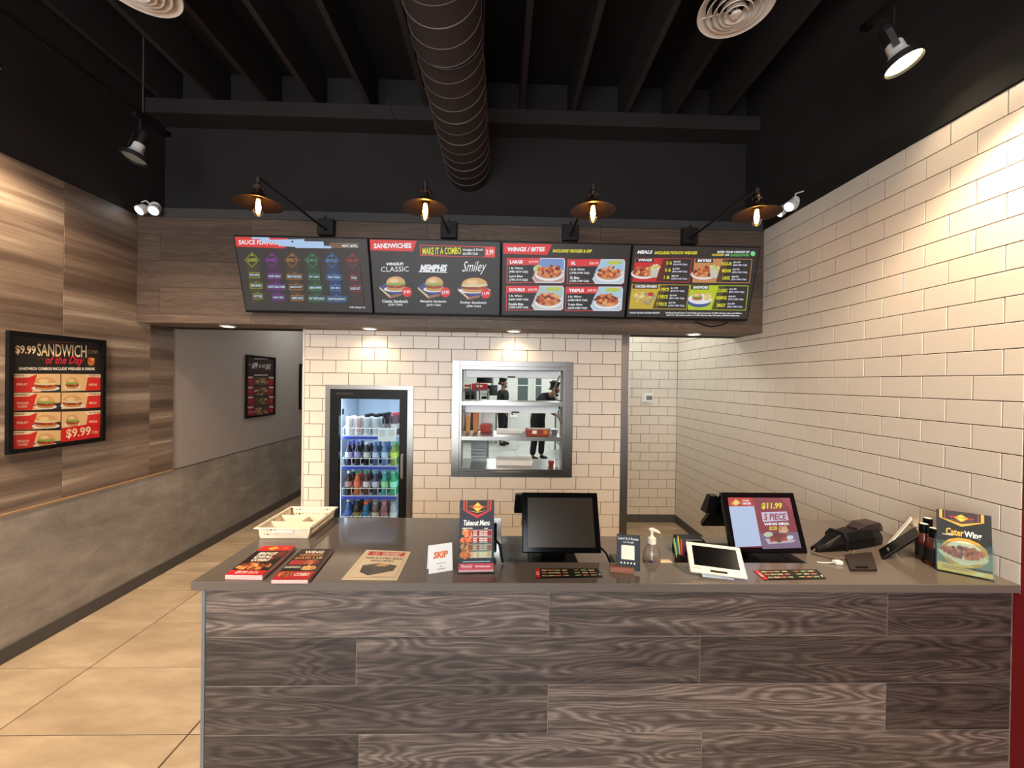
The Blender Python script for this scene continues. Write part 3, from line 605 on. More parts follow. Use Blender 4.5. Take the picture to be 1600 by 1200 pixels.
def d3(P):
    P.text('MEALS', 82, 148, 262, 190, WH, .05, .25); P.text('INCLUDES POTATO WEDGES', 286, 160, 786, 196, YEL, .04, .25); P.text('BITES: YOUR CHOICE OF', 1016, 154, 1392, 182, WH, .04, .2); P.text('CHICKEN', 955, 190, 1098, 216, (240, 206, 60), .04, .2); P.text('OR', 1108, 192, 1156, 216, WH, .04, .2); P.text('CAULIFLOWER', 1166, 192, 1388, 220, (90, 196, 90), .04, .2); P.ell(1430, 188, 28, 30, (130, 226, 150))
    for x0, y0, nm, c, dk, rows_, k in ((62, 238, 'WINGS', (206, 36, 44), (96, 24, 28), [('½ lb', '$14.99', '(740-970 Cals)'), ('¾ lb', '$17.99', '(950-1480 Cals)'), ('1 lb', '$20.99', '(1200-1640 Cals)')], 0),
                                    (752, 245, 'BITES', (206, 140, 84), (84, 56, 36), [('REGULAR', '$14.99', '(640-980 Cals)'), ('MEDIUM', '$17.99', '(830-1250 Cals)'), ('LARGE', '$20.99', '(910-1550 Cals)')], 1),
                                    (38, 548, 'CHICKEN FINGERS', (206, 176, 50), (84, 70, 30), [('3 PIECE', '$11.99', '(570-710 Cals)'), ('5 PIECE', '$14.99', '(890-1000 Cals)'), ('7 PIECE', '$17.99', '(1200-1300 Cals)')], 2),
                                    (706, 558, 'SANDWICHES', (186, 206, 30), (70, 80, 22), [('CLASSIC', '$11.99', '(870-1250 Cals)'), ('MEMPHIS', '$12.99', '(910-1290 Cals)'), ('SMILEY', '$13.99', '(960-1480 Cals)')], 3)):
        sh = -14
        P.poly([(x0, y0), (x0 + 670, y0 + 6), (x0 + 670 - 32, y0 + 290), (x0 - 18, y0 + 284)], c)
        P.poly([(x0 + 330, y0 + 10), (x0 + 662, y0 + 13), (x0 + 632, y0 + 283), (x0 + 250, y0 + 280)], dk); P.poly([(x0 + 400, y0 + 10), (x0 + 660, y0 + 13), (x0 + 630, y0 + 283), (x0 + 320, y0 + 280)], (34, 30, 30))
        P.rect(x0 + 10, y0 + 4, x0 + 40 + 22 * len(nm) * (.8 if len(nm) > 8 else 1.6), y0 + 52, (30, 28, 28)); P.text(nm, x0 + 36, y0 + 12, x0 + 36 + 17 * len(nm) * (1 if len(nm) > 8 else 1.9), y0 + 42, WH, .05, .1)
        if k < 2:
            P.bowl(x0 + 110, y0 + 160, 150, 78, k + 11); P.poly([(x0 + 180, y0 + 100), (x0 + 290, y0 + 110), (x0 + 262, y0 + 232), (x0 + 190, y0 + 232)], (206, 206, 190)); P.pile(x0 + 236, y0 + 112, 50, 30, 14, [(196, 206, 110), (226, 200, 110), (236, 226, 190)], 18, k)
        elif k == 2:
            P.poly([(x0 + 10, y0 + 150), (x0 + 160, y0 + 100), (x0 + 285, y0 + 130), (x0 + 200, y0 + 245)], (150, 150, 140)); P.pile(x0 + 130, y0 + 150, 95, 50, 30, [(226, 200, 110), (206, 166, 90), (240, 220, 150)], 26, 5); P.ell(x0 + 222, y0 + 118, 36, 24, (200, 50, 40))
        else:
            P.ell(x0 + 110, y0 + 196, 130, 60, (60, 84, 150)); P.ell(x0 + 120, y0 + 160, 140, 60, (236, 238, 240)); P.burger(x0 + 86, y0 + 130, 130, 110); P.pile(x0 + 200, y0 + 130, 50, 36, 16, [(230, 200, 120), (240, 224, 170)], 20, 8)
        for j, (a, b, d) in enumerate(rows_):
            y = y0 + 36 + 84 * j; w = max(60, 17 * len(a)); xr = x0 + 430 - 10 * j
            P.text(a, xr - w, y + 6, xr, y + 46, YEL, .03, .1); P.text(b, xr + 20, y, xr + 100, y + 22, WH, .03); P.text(d, xr + 16, y + 32, xr + 16 + 11.5 * len(d), y + 58, (222, 226, 255), .03)
    P.text('*CHOICE USE FOR CHICKEN WEDGETS', 22, 868, 372, 886, WH, .04); P.text('Adults and youth (ages 13 and older) need an average of 2,000 calories a day, and children', 434, 866, 1296, 888, WH, .04, dy=4); P.text('(ages 4 to 12) need an average of 1,500 calories a day. However, individual needs vary.', 450, 892, 1272, 914, WH, .04, dy=4)
screen(3, 'menu screen of boxed meals headed MEALS beside the tiled right wall', [(38, 85), (1512, 120), (1362, 945), (2, 925)], d3)
t = setp(MB().tube([onY(1086, 503, 3.334), onY(1098, 507, 3.334), onY(1112, 510.5, 3.334), onY(1127, 508, 3.334), onY(1138, 503, 3.334)], .006, 6).build('hanging_cable', M_black), 'black cable looping below the MEALS menu screen', 'cable')
# ================================================================== LAMPS OVER THE SCREENS
def lamp(bx_px, hd_px, label):
    B = onY(bx_px[0], bx_px[1], YS); Hd = onY(hd_px[0], hd_px[1], 2.42)      # wall box centre, top of the lamp head
    t = thing('wall_lamp', label, 'lamp', (B.x, YS, B.z), 'hanging barn lamps above the menu screens')
    MB().box(B.x - .065, B.x + .065, YS - .05, YS - .001, B.z - .065, B.z + .065).build('wall_box', M_blackm, t, bevel=.004)
    MB().tube([(B.x, YS - .05, B.z - .02), (B.x, YS - .08, B.z - .02)], .018, 10).build('pivot', M_blackm, t)
    MB().tube([(B.x, YS - .045, B.z + .06), (B.x, YS - .045, B.z + .085)], .007, 6).build('thumb_screw', M_blackm, t)
    a = Vector((B.x, YS - .07, B.z - .02)); e = Vector((Hd.x, Hd.y, Hd.z + .012))
    MB().tube([a, e], .0085, 8).build('arm', M_blackm, t, smooth=True)
    c = Vector((Hd.x, Hd.y, Hd.z))
    MB().lathe([(.004, .022), (.015, .016), (.017, .004), (.011, -.012), (.006, -.022)], c, n=12).build('knuckle', M_blackm, t, smooth=True)
    MB().lathe([(.006, -.015), (.018, -.022), (.02, -.035), (.026, -.037), (.026, -.047), (.022, -.05), (.023, -.075), (.028, -.082)], c, n=18).build('socket', mat('nickel', (206, 186, 166), .25, metal=1), t, smooth=True)
    MB().lathe([(.03, -.078), (.036, -.082), (.04, -.105), (.06, -.113), (.132, -.140), (.134, -.143), (.131, -.143), (.06, -.116), (.034, -.108), (.03, -.09)], c, n=36, cap=False).build('shade', [mat('bronze_black_shade', (38, 27, 22), .45, metal=.5)], t, smooth=True)
    g = MB().lathe([(.013, -.098), (.016, -.11), (.024, -.14), (.029, -.168), (.027, -.19), (.018, -.208), (.001, -.216)], c, n=18, cap=False).build('bulb_glass', glassy('amber_bulb_glass', (255, 214, 150), .1, .03, .95), t, smooth=True)
    f = MB()
    for k in range(6):
        q = 2 * math.pi * k / 6; f.tube([c + Vector((.006 * math.cos(q), .006 * math.sin(q), -.115)), c + Vector((.013 * math.cos(q), .013 * math.sin(q), -.16)), c + Vector((.006 * math.cos(q + .5), .006 * math.sin(q + .5), -.196))], .0036, 5)
    f.build('filament', emit('amber_filament', (1.0, .64, .22), 60), g)
    light('bulb_light', 'POINT', c + Vector((0, 0, -.165)), BULB_W, (1, .55, .22), t, shadow_soft_size=.012)
lamp((512, 357.5), (404, 281), 'black lamp reaching out over the sauce flavours menu screen')
lamp((702, 362), (665, 288), 'black lamp reaching out over the SANDWICHES menu screen')
lamp((890, 366), (927, 292), 'black lamp reaching out over the WINGS / BITES menu screen')
lamp((1075, 371), (1183, 298), 'black lamp reaching out over the MEALS menu screen')
# ================================================================== DOWNLIGHTS UNDER THE BULKHEAD
for px, lb, pw, cl in ((355, 'recessed downlight in the bulkhead over the hallway', .5, (1, .9, .75)), (577, 'recessed downlight in the bulkhead above the drinks fridge', 1, (1, .78, .5)), (803, 'recessed downlight in the bulkhead above the pass-through', 1, (1, .78, .5)), (1085, 'recessed downlight in the bulkhead over the niche', .8, (1, .95, .85))):
    x = onY(px, 512, YS + .13).x; y = YS + .14
    t = thing('recessed_downlight', lb, 'downlight', (x, y, ZS), 'downlights in the bulkhead')
    MB().lathe([(.062, 0), (.062, -.006), (.05, -.009), (.044, -.002)], (x, y, ZS), n=28, cap=False).build('trim_ring', M_white, t, smooth=True)
    MB().lathe([(.0005, -.004), (.044, -.004)], (x, y, ZS), n=24, cap=False).build('lens', emit('downlight_lens', (1, .86, .62), 14), t)
    light('downlight_lamp', 'SPOT', (x, y, ZS - .012), DOWN_W * pw, cl, t, aim=(x, y + .02, 0), spot_size=math.radians(140), spot_blend=.7, shadow_soft_size=.03)
# niche light, and an unseen one added to brighten the hallway
for x, y, n_, pw, lb in ((1.55, 4.4, 'niche', NICHE_W, 'square white ceiling light in the niche'), (-2.3, 5.6, 'hall', HALL_W, 'unseen square ceiling light added to brighten the hallway')):
    t = thing('ceiling_light', lb, 'ceiling light', (x, y, 2.72))
    MB().box(x - .15, x + .15, y - .15, y + .15, 2.69, 2.719).build('housing', M_white, t); MB().box(x - .13, x + .13, y - .13, y + .13, 2.686, 2.69).build('diffuser', emit('panel_' + n_, (1, .98, .94), 4), t)
    light('panel_lamp', 'POINT', (x, y, 2.62), pw, (.92, 1, .97), t, shadow_soft_size=.12)
# emergency twin lights
def emergency(o, fwd, label):
    o = Vector(o); fwd = Vector(fwd); sd = fwd.cross(Vector((0, 0, 1))).normalized(); t = thing('emergency_light', label, 'emergency light', o)
    MB().lathe([(.05, 0), (.05, .014), (.04, .022), (.02, .03)], o, fwd, 24).build('mounting_plate', M_white, t, smooth=True)
    for s_ in (-1, 1):
        c = o + fwd * .06 + sd * s_ * .048 + Vector((0, 0, -.03)); d = (fwd + Vector((0, 0, -.9)) + sd * s_ * .3).normalized()
        MB().tube([o + fwd * .02, c], .010, 8).lathe([(.018, -.04), (.034, -.02), (.038, .03), (.036, .034)], c, d, 18).build('lamp_head', M_white, t, smooth=True)
        MB().lathe([(.0005, .037), (.032, .035)], c, d, 18, cap=False).build('lens', emit('emergency_lens', (.85, .95, 1), 6), t)
    MB().tube([o + fwd * .01, o + sd * .05 * (1 if abs(fwd.y) > .5 else -1) + fwd * .03 + Vector((0, 0, .05)), o + sd * .1 * (1 if abs(fwd.y) > .5 else -1) + fwd * .01 + Vector((0, 0, .045))], .005, 6).build('cord', M_white, t)
pe = onY(243, 326, YS - .006); emergency((pe.x, YS - .007, pe.z), (0, -1, 0), 'white twin-head emergency light at the left end of the bulkhead cap')
pe = onX(1242, 318, XR - .012); emergency((XR - .0125, pe.y, pe.z), (-1, 0, 0), 'white twin-head emergency light above the tiled right wall')
# ================================================================== COUNTER
YF, YSB, YRB = 1.648, 1.833, 2.425
CXL, CX1, CX2 = -1.229, .009, 1.42
ZDK = .792
cn_ = thing('service_counter', 'L-shaped order counter with taupe top and grey oak plank front', 'counter', (.4, YF, 0))
TT = .036
poly = [(CXL, YF), (XR - .001, YF - .016), (XR - .001, YRB - .01), (CX2, YRB - .01), (CX2, YSB), (CX1, YSB), (CX1, YRB), (CXL, YRB)]
n = len(poly); ct = MB().add([(x, y, CT - TT) for x, y in poly] + [(x, y, CT) for x, y in poly], [tuple(range(n - 1, -1, -1)), tuple(range(n, 2 * n))] + [(i, (i + 1) % n, n + (i + 1) % n, n + i) for i in range(n)])
ct.build('countertop', M_slab, cn_, bevel=.002)
YP = YF + .009; PX = onY(321, 960, YP).x
zr = [CT - TT - .0005, .668, .469, .2695, .06]
jo = {0: [858, 1387], 1: [557, 1095], 2: [858, 1387], 3: [563, 1100]}
for r in range(4):
    xs = [PX] + [onY(x, 960, YP).x for x in jo[r]] + [XR - .004]
    for a, b in zip(xs[:-1], xs[1:]): MB().box(a + .0007, b - .0007, YP, YP + .012, zr[r + 1] + .0007, zr[r] - .0007).build('plank', M_wood_front, cn_, bevel=.0012)
MB().box(PX, XR - .004, YP + .0016, YP + .0119, .065, CT - TT - .001).build('joint_backing', mat('pale_joint', (150, 138, 128), .8), cn_)
MB().box(PX + .002, XR - .004, YP + .012, YP + .03, 0, .06).build('toe_kick', M_baseb, cn_)
MB().box(PX - .014, PX - .0005, YP - .002, YP + .014, 0, CT - TT - .001).build('corner_strip', mat('blue_grey_strip', (118, 124, 130), .4, metal=.3), cn_)
MB().box(PX, PX + .014, YP + .031, YRB - .03, 0, CT - TT - .001).build('side_panel', M_wood_front, cn_)
MB().box(PX + .014, CX1 - .02, YRB - .05, YRB - .03, 0, CT - TT - .001).build('rear_panel', M_slab, cn_)
MB().box(CX1 - .02, CX1, YSB, YRB - .03, 0, CT - TT - .001).build('return_side', M_slab, cn_)
MB().box(CX2, CX2 + .02, YSB, YRB - .04, 0, CT - TT - .001).build('return_side', M_slab, cn_)
MB().box(CX1 + .001, CX2 - .001, YSB - .02, YSB - .001, ZDK, CT - TT - .001).build('riser', M_slab, cn_)
MB().box(CX1 + .001, CX2 - .001, YSB - .02, YRB - .005, ZDK - .03, ZDK).build('work_deck', M_slab, cn_, bevel=.002)
# ---- white basket
def basket():
    FL, FR = onZ(407.5, 841, CT), onZ(480.5, 841.5, CT); zr_ = onY(405, 823, FL.y).z; h = zr_ - CT
    BR = onZ(520.5, 793, zr_); x0, x1, y0 = FL.x, FR.x, (FL.y + FR.y) / 2; y1 = BR.y - .01; fl_ = .012
    t = thing('plastic_basket', 'white perforated plastic basket with dividers on the counter', 'basket', ((x0 + x1) / 2, (y0 + y1) / 2, CT))
    w = MB(); th = .0028
    def wall(a, b, z0, z1, out):
        (ax, ay), (bx_, by) = a, b; d = Vector((bx_ - ax, by - ay)); L = d.length; d /= L; nrm = Vector((d.y, -d.x)) * out
        nx = max(6, int(L / .019)); rowsz = [z0, z0 + .016, z0 + .024, z0 + .040, z0 + .048, z1]
        def P(u, z, off):
            s_ = fl_ * (z - CT) / h; q = Vector((ax, ay)) + d * (u * L) + nrm * (s_ + off); return (q.x, q.y, z)
        for k in range(5):
            solid = k % 2 == 0
            for i in range(nx):
                u0, u1 = i / nx, (i + 1) / nx
                if not solid:
                    if i in (0, nx - 1): pass
                    else: u0 += .28 / nx; u1 -= .28 / nx
                w.hexa([P(u0, rowsz[k], 0), P(u1, rowsz[k], 0), P(u1, rowsz[k], th), P(u0, rowsz[k], th)], [P(u0, rowsz[k + 1], 0), P(u1, rowsz[k + 1], 0), P(u1, rowsz[k + 1], th), P(u0, rowsz[k + 1], th)])
    wall((x0, y0), (x1, y0), CT + .003, zr_, 1); wall((x1, y0), (x1, y1), CT + .003, zr_, 1); wall((x1, y1), (x0, y1), CT + .003, zr_, 1); wall((x0, y1), (x0, y0), CT + .003, zr_, 1)
    w.build('side_walls', M_cream, t)
    MB().box(x0, x1, y0, y1, CT, CT + .003).build('bottom', M_cream, t)
    e = fl_ + .003; r = MB()
    for a in ((x0 - e - .008, x1 + e + .008, y0 - e - .008, y0 - e + .004), (x0 - e - .008, x1 + e + .008, y1 + e - .004, y1 + e + .008), (x0 - e - .008, x0 - e + .004, y0 - e, y1 + e), (x1 + e - .004, x1 + e + .008, y0 - e, y1 + e)): r.box(a[0], a[1], a[2], a[3], zr_ - .004, zr_ + .002)
    r.build('rim', M_cream, t, bevel=.0015)
    dy = (y1 - y0) / 3
    for k in (1, 2): MB().box(x0 - .006, x1 + .006, y0 + dy * k - .002, y0 + dy * k + .002, CT + .003, zr_ - .008).build('divider', M_cream, t)
    xm = x0 + (x1 - x0) * .62; MB().box(xm - .002, xm + .002, y0 + dy + .003, y0 + dy * 2 - .003, CT + .003, zr_ - .012).build('divider', M_cream, t)
    MB().box(x0 + (x1 - x0) * .28, x0 + (x1 - x0) * .72, y0 - fl_ - .006, y0 - fl_ + .001, zr_ - .022, zr_ - .014).build('handle_lip', M_white, t)
basket()
# ---- flyer stacks, lying flat
def slabpx(px, z): return [onZ(x, y, z) for x, y in px]
def stack(name, label, px, hgt, view, draw, side, cat):
    q = slabpx(px, CT + hgt)          # tl,tr,br,bl of the top sheet
    t = thing(name, label, cat, ((q[0] + q[2]) / 2).to_tuple()[:2] + (CT,))
    k = max(1, int(hgt / .0018))
    b = MB()
    for i in range(k):
        z0, z1 = CT + .0003 + (hgt - .0003) * i / k, CT + hgt * (i + .86) / k; j = Vector((random.uniform(-.001, .001), random.uniform(-.0012, .0012), 0)); z1 = min(z1, CT + hgt - .0004)
        b.hexa([Vector((p.x, p.y, z0)) + j for p in (q[3], q[2], q[1], q[0])], [Vector((p.x, p.y, z1)) + j for p in (q[3], q[2], q[1], q[0])])
    b.build('sheets', side, t, kind='stuff' if k > 1 else None)
    P = Print(q, view, lift=.0003, step=.00004, rough=.35); draw(P); P.build(t)
def f1(P):
    P.rect(0, 0, 1, 1, (40, 26, 22)); P.rect(0, 0, 1, .20, (206, 34, 34)); P.poly([(.25, .1), (.42, .03), (.6, .1), (.42, .18)], (232, 168, 60)); P.ell(.8, .1, .09, .05, (226, 90, 60))
    P.pile(.75, .36, .2, .14, 20, [(130, 50, 30), (90, 36, 26)], .08, 3)
    for k, s_ in enumerate(('BIG', 'DEAL', 'COMBO')): P.text(s_, .16 + .02 * k, .25 + .115 * k, .72, .345 + .115 * k, (245, 236, 220), .05, .1)
    P.pile(.5, .73, .42, .10, 46, [(226, 150, 80), (190, 96, 50), (240, 190, 120), (130, 60, 30)], .07, 4); P.rect(0, .86, 1, 1, (216, 40, 44)); P.text('$9.99', .2, .88, .5, .97, (250, 240, 230), .04); P.text('EACH', .55, .89, .8, .96, (250, 220, 200), .03)
stack('flyer_stack', 'stack of red topped food flyers nearest the counter corner', [(411, 853), (461.5, 852.5), (410, 899), (352, 898)], .018, None, f1, mat('pink_paper_edge', (236, 196, 190), .8), 'flyers')
def f2(P):
    P.rect(0, 0, 1, 1, (38, 26, 24)); P.text('WING', .2, .07, .8, .17, (246, 236, 214), .05); P.text('WEDNESDAY', .12, .19, .86, .26, (226, 140, 60), .03); P.text('$13.99', .08, .29, .55, .37, (240, 150, 60), .04); P.text('1 LB', .62, .29, .9, .36, (240, 190, 110), .04)
    P.rect(.05, .41, .5, .55, (190, 50, 50)); P.ell(.66, .47, .26, .08, (150, 50, 40)); P.pile(.66, .47, .22, .06, 24, [(206, 110, 60), (150, 60, 40), (230, 150, 90)], .05, 6)
    P.text('SANDWICH', .03, .60, .48, .66, (246, 236, 220), .04); P.ell(.75, .66, .22, .07, (230, 180, 110)); P.pile(.75, .65, .18, .05, 18, [(226, 150, 70), (240, 200, 130)], .05, 7)
    P.rect(0, .76, 1, 1, (212, 34, 38)); P.ell(.25, .85, .2, .08, (232, 160, 90)); P.pile(.25, .85, .16, .06, 16, [(150, 70, 40), (226, 130, 70)], .05, 8); P.text('COMBO', .5, .80, .92, .90, (250, 236, 220), .05)
stack('flyer_stack', 'stack of dark WING flyers overhanging the counter front edge', [(471, 858), (520, 857.5), (481, 906), (424, 906)], .014, None, f2, mat('pink_paper_edge', (236, 196, 190), .8), 'flyers')
def f3(P):
    P.rect(0, 0, 1, 1, (246, 226, 188)); P.frame(.06, .05, .94, .95, .006, (120, 90, 60)); P.rect(.1, .06, .9, .2, (214, 50, 40)); P.ell(.28, .13, .07, .05, (246, 226, 200)); P.ell(.28, .13, .055, .04, (214, 50, 40)); P.text('i', .27, .10, .29, .16, (246, 230, 210), .03); P.text('DELIVERY', .42, .08, .84, .125, (250, 238, 220), .04); P.text('DRIVERS', .42, .14, .8, .185, (250, 238, 220), .04)
    P.text('INSULATED BAG', .12, .26, .9, .33, (110, 60, 50), .03); P.text('REQUIRED', .28, .36, .74, .43, (110, 60, 50), .03)
    P.poly([(.18, .56), (.5, .47), (.86, .54), (.84, .72), (.42, .88), (.22, .78)], (92, 84, 72)); P.poly([(.5, .48), (.72, .50), (.62, .58), (.42, .58)], (226, 176, 110)); P.poly([(.18, .56), (.42, .66), (.42, .88), (.22, .78)], (74, 66, 56)); P.text('www.bagrequired.ca', .5, .9, .9, .93, (130, 100, 80))
stack('laminated_sign', 'cream laminated INSULATED BAG REQUIRED sign lying flat', [(573, 859), (642, 862), (621, 906), (534, 905)], .0016, None, f3, mat('cream_card', (246, 226, 188), .6), 'sign')
# ---- strips with sauce lists
def strip(label, px):
    q = slabpx(px, CT + .003); t = thing('sauce_list_strip', label, 'sign', ((q[0] + q[2]) / 2).to_tuple()[:2] + (CT,))
    MB().hexa([Vector((p.x, p.y, CT)) for p in (q[3], q[2], q[1], q[0])], [p for p in (q[3], q[2], q[1], q[0])]).build('card', M_black, t)
    P = Print(q, None, lift=.0002, step=.00004, rough=.3); P.rect(0, 0, 1, 1, (44, 20, 18)); P.rect(.5, 0, 1, 1, (30, 34, 26)); P.rect(0, 0, .07, 1, (214, 40, 40)); P.text('SAUCES', .01, .3, .06, .7, (250, 220, 210))
    for r in range(3):
        for k, (x, s_) in enumerate(((.1, 'MILD'), (.2, 'MEDIUM'), (.3, 'SUICIDE'), (.42, 'HONEY'), (.6, 'CAJUN'), (.72, 'LEMON'), (.84, 'RANCH'))): P.text(s_, x, .12 + .3 * r, x + .085, .26 + .3 * r, [(240, 220, 180), (226, 150, 110), (180, 210, 160)][(k + r) % 3], .04)
    P.ell(.975, .72, .012, .1, (240, 240, 236)); P.build(t)
strip('dark sauce list strip in front of the black register screen', [(836, 888.5), (934, 888.5), (942, 901), (837, 903)])
strip('dark sauce list strip in front of the lit wing meal register', [(1177, 891), (1276, 889.5), (1291, 904), (1194, 905.5)])
# ---- SKIP tent card
def tent():
    bl, br = onZ(670, 897, CT), onZ(707.5, 891, CT); d = (br - bl); nrm = Vector((-d.y, d.x, 0)).normalized(); hh = .112
    tl, tr = bl + nrm * .022 + Vector((0, 0, hh)), br + nrm * .022 + Vector((0, 0, hh)); b2, c2 = bl + nrm * .05, br + nrm * .05
    t = thing('tent_card', 'white folded SKIP tent card standing on the counter', 'sign', tuple((bl + br) / 2))
    MB().slab([bl, br, tr, tl], .0012).build('front_leaf', M_paper, t); MB().slab([c2, b2, tl + nrm * .001, tr + nrm * .001], .0012).build('rear_leaf', M_paper, t)
    P = Print([tl, tr, br, bl], None, lift=.0003, step=.0001); P.text('SKIP', .2, .26, .82, .50, (222, 110, 46), .05, .2); P.text('Skip the wait', .32, .66, .7, .71, (110, 70, 60)); P.text('with', .44, .76, .56, .81, (110, 70, 60)); P.text('pickup', .36, .85, .66, .91, (110, 70, 60)); P.build(t)
tent()
def logo(P, x, y, w, h):
    P.poly([(x, y - h), (x + w * .62, y), (x, y + h), (x - w * .62, y)], (236, 190, 50)); P.poly([(x, y - h * .72), (x + w * .45, y), (x, y + h * .72), (x - w * .45, y)], (244, 214, 90))
    P.text('WingsUp!', x - w, y - h * .38, x + w, y + h * .34, (214, 60, 60), .03)
def shield(P, x0, x1, y0, y1, c):
    xm = (x0 + x1) / 2; w = (x1 - x0) * .07
    def leg(k, cc): P.poly([(x0 + k, y0), (x1 - k, y0), (x1 - k, y0 + (y1 - y0) * .55 ), (xm, y1 - k * .8), (x0 + k, y0 + (y1 - y0) * .55)], cc)
    leg(0, c); leg(w, (46, 40, 42)); leg(w * 1.6, (150, 90, 90) if c[2] > 60 else (196, 160, 80)); leg(w * 1.9, (66, 52, 50))
# ---- takeout menu in acrylic holder
M_acr = glassy('clear_acrylic', (236, 246, 244), 0, .03, .98, .02, .3)
def board(name, label, bl, br, hh, lean, thick, cat, draw, holder, view=None):
    d = br - bl; nrm = Vector((-d.y, d.x, 0)).normalized(); bl = bl + Vector((0, 0, .006)); br = br + Vector((0, 0, .006)); up = nrm * lean + Vector((0, 0, hh)); tl, tr = bl + up, br + up
    t = thing(name, label, cat, tuple((bl + br) / 2 - Vector((0, 0, .006))))
    MB().slab([bl, br, tr, tl], thick).build('printed_card' if holder else 'panel', mat('dark_card', (50, 50, 56), .5), t)
    P = Print([tl, tr, br, bl], view, lift=.0004, step=.0001); draw(P); P.build(t)
    if holder:
        o = -nrm * .004; e = d.normalized() * .004; hu = up * holder
        MB().slab([bl + o - e, br + o + e, br + o + e + hu, bl + o - e + hu], .0018).build('acrylic_front', M_acr, t)
        MB().slab([bl + nrm * .006 - e, br + nrm * .006 + e, br + nrm * .006 + e + hu * 1.2, bl + nrm * .006 - e + hu * 1.2], .0018).build('acrylic_back', M_acr, t)
        z = Vector((0, 0, -.006)); MB().hexa([bl - e - nrm * .012 + z, br + e - nrm * .012 + z, br + e + nrm * .02 + z, bl - e + nrm * .02 + z], [p + Vector((0, 0, .003)) for p in (bl - e - nrm * .012 + z, br + e - nrm * .012 + z, br + e + nrm * .02 + z, bl - e + nrm * .02 + z)]).build('acrylic_foot', M_acr, t)
    return t
def m1(P):
    P.rect(0, 0, 1, 1, (52, 54, 62)); shield(P, .1, .92, 0, .25, (214, 56, 60)); logo(P, .52, .095, .25, .07)
    P.text('Takeout Menu', .12, .275, .88, .355, (250, 248, 240), .03, .25); P.rect(.08, .385, .38, .398, (240, 240, 230)); P.rect(.72, .39, .82, .402, (240, 240, 230))
    for k, c in enumerate(((150, 44, 50), (160, 50, 52), (190, 110, 90), (214, 180, 130))):
        y = .415 + .1 * k; P.frame(.3, y, .94, y + .09, .006, (236, 210, 200)); P.rect(.31, y + .006, .93, y + .084, c); P.pile(.2, y + .045, .15, .03, 22, [(226, 120, 70), (206, 80, 50), (240, 180, 120)], .05, k + 20)
        for x in (.4, .58, .70):
            for r in range(3): P.rect(x, y + .018 + .024 * r, x + .11, y + .03 + .024 * r, (244, 232, 214))
    P.rect(.12, .85, .9, .862, (190, 200, 214)); P.rect(0, .88, 1, .97, (222, 70, 90)); P.text('WingsUp!', .06, .895, .38, .955, (250, 200, 190), .04); P.text('wingsup.com', .46, .905, .9, .945, (250, 220, 214), .03); P.rect(0, .97, 1, 1, (236, 170, 170))
board('menu_holder', 'tall dark Takeout Menu leaflet in a clear acrylic holder', onZ(716.5, 896, CT), onZ(771, 895, CT), .298, .02, .006, 'leaflet holder', m1, .42)
def m2(P):
    P.rect(0, 0, 1, 1, (40, 40, 36)); shield(P, .05, .87, -.0, .24, (226, 178, 70)); logo(P, .46, .1, .22, .06)
    P.text('Cater', .17, .285, .5, .40, (236, 186, 70), .03); P.text('Wing', .51, .30, .82, .43, (248, 244, 236), .03); P.text('CATERING MENU', .1, .39, .3, .41, (240, 236, 226), .03)
    P.poly([(0, .56), (.2, .6), (1, .62), (1, .88), (0, .88)], (120, 130, 108)); P.ell(.5, .66, .44, .24, (226, 166, 50)); P.ell(.5, .67, .40, .21, (196, 128, 40)); P.ell(.5, .66, .36, .19, (240, 224, 190))
    P.ell(.48, .70, .46, .12, (226, 206, 170), rot=3); P.pile(.48, .655, .40, .085, 90, [(160, 60, 34), (196, 90, 48), (120, 40, 28), (222, 120, 66)], .05, 31)
    P.poly([(0, .86), (.42, .88), (.66, .92), (1, .92), (1, 1), (0, 1)], (232, 190, 90)); P.rect(.32, .845, .66, .87, (236, 206, 120)); P.rect(.08, .905, .6, .918, (150, 110, 60)); P.rect(.08, .935, .6, .948, (150, 110, 60)); P.rect(.68, .935, .86, .99, (236, 214, 150))
board('brochure_holder', 'CaterWing brochure in a clear acrylic holder by the tiled wall', onZ(1464.5, 891, CT), onZ(1551.5, 908, CT), .262, .03, .006, 'leaflet holder', m2, .5)
# ---- review sign on a wooden block
def review():
    p0, p1 = onZ(953, 894, CT), onZ(991, 898, CT); d = (p1 - p0).normalized(); nrm = Vector((-d.y, d.x, 0)).normalized()
    t = thing('review_sign', 'black Leave Us A Review plaque slotted in a wooden block', 'sign', tuple((p0 + p1) / 2))
    L = (p1 - p0).length; b = [p0, p0 + d * L, p0 + d * L + nrm * .034, p0 + nrm * .034]
    MB().hexa(b, [q + Vector((0, 0, .024)) for q in b]).build('wooden_block', M_wood_block, t, bevel=.001)
    bl = p0 + d * (L * .28) + nrm * .012 + Vector((0, 0, .011)); br = bl + d * .098; up = nrm * .022 + Vector((0, 0, .145)); tl, tr = bl + up, br + up
    MB().slab([bl, br, tr, tl], .003).build('plaque', mat('navy_black_plaque', (20, 22, 30), .4, spec=.3), t, bevel=.001)
    P = Print([tl, tr, br, bl], None, lift=.0003, step=.00008); P.text('Leave Us A Review', .06, .07, .94, .145, (226, 228, 226), .01); P.text('on Google', .28, .18, .74, .25, (226, 228, 226), .0)
    P.rect(.2, .30, .76, .70, (236, 234, 210))
    for k in range(5): P.ell(.2 + .14 * k, .80, .035, .026, (244, 238, 214), 10)
    P.build(t)
review()
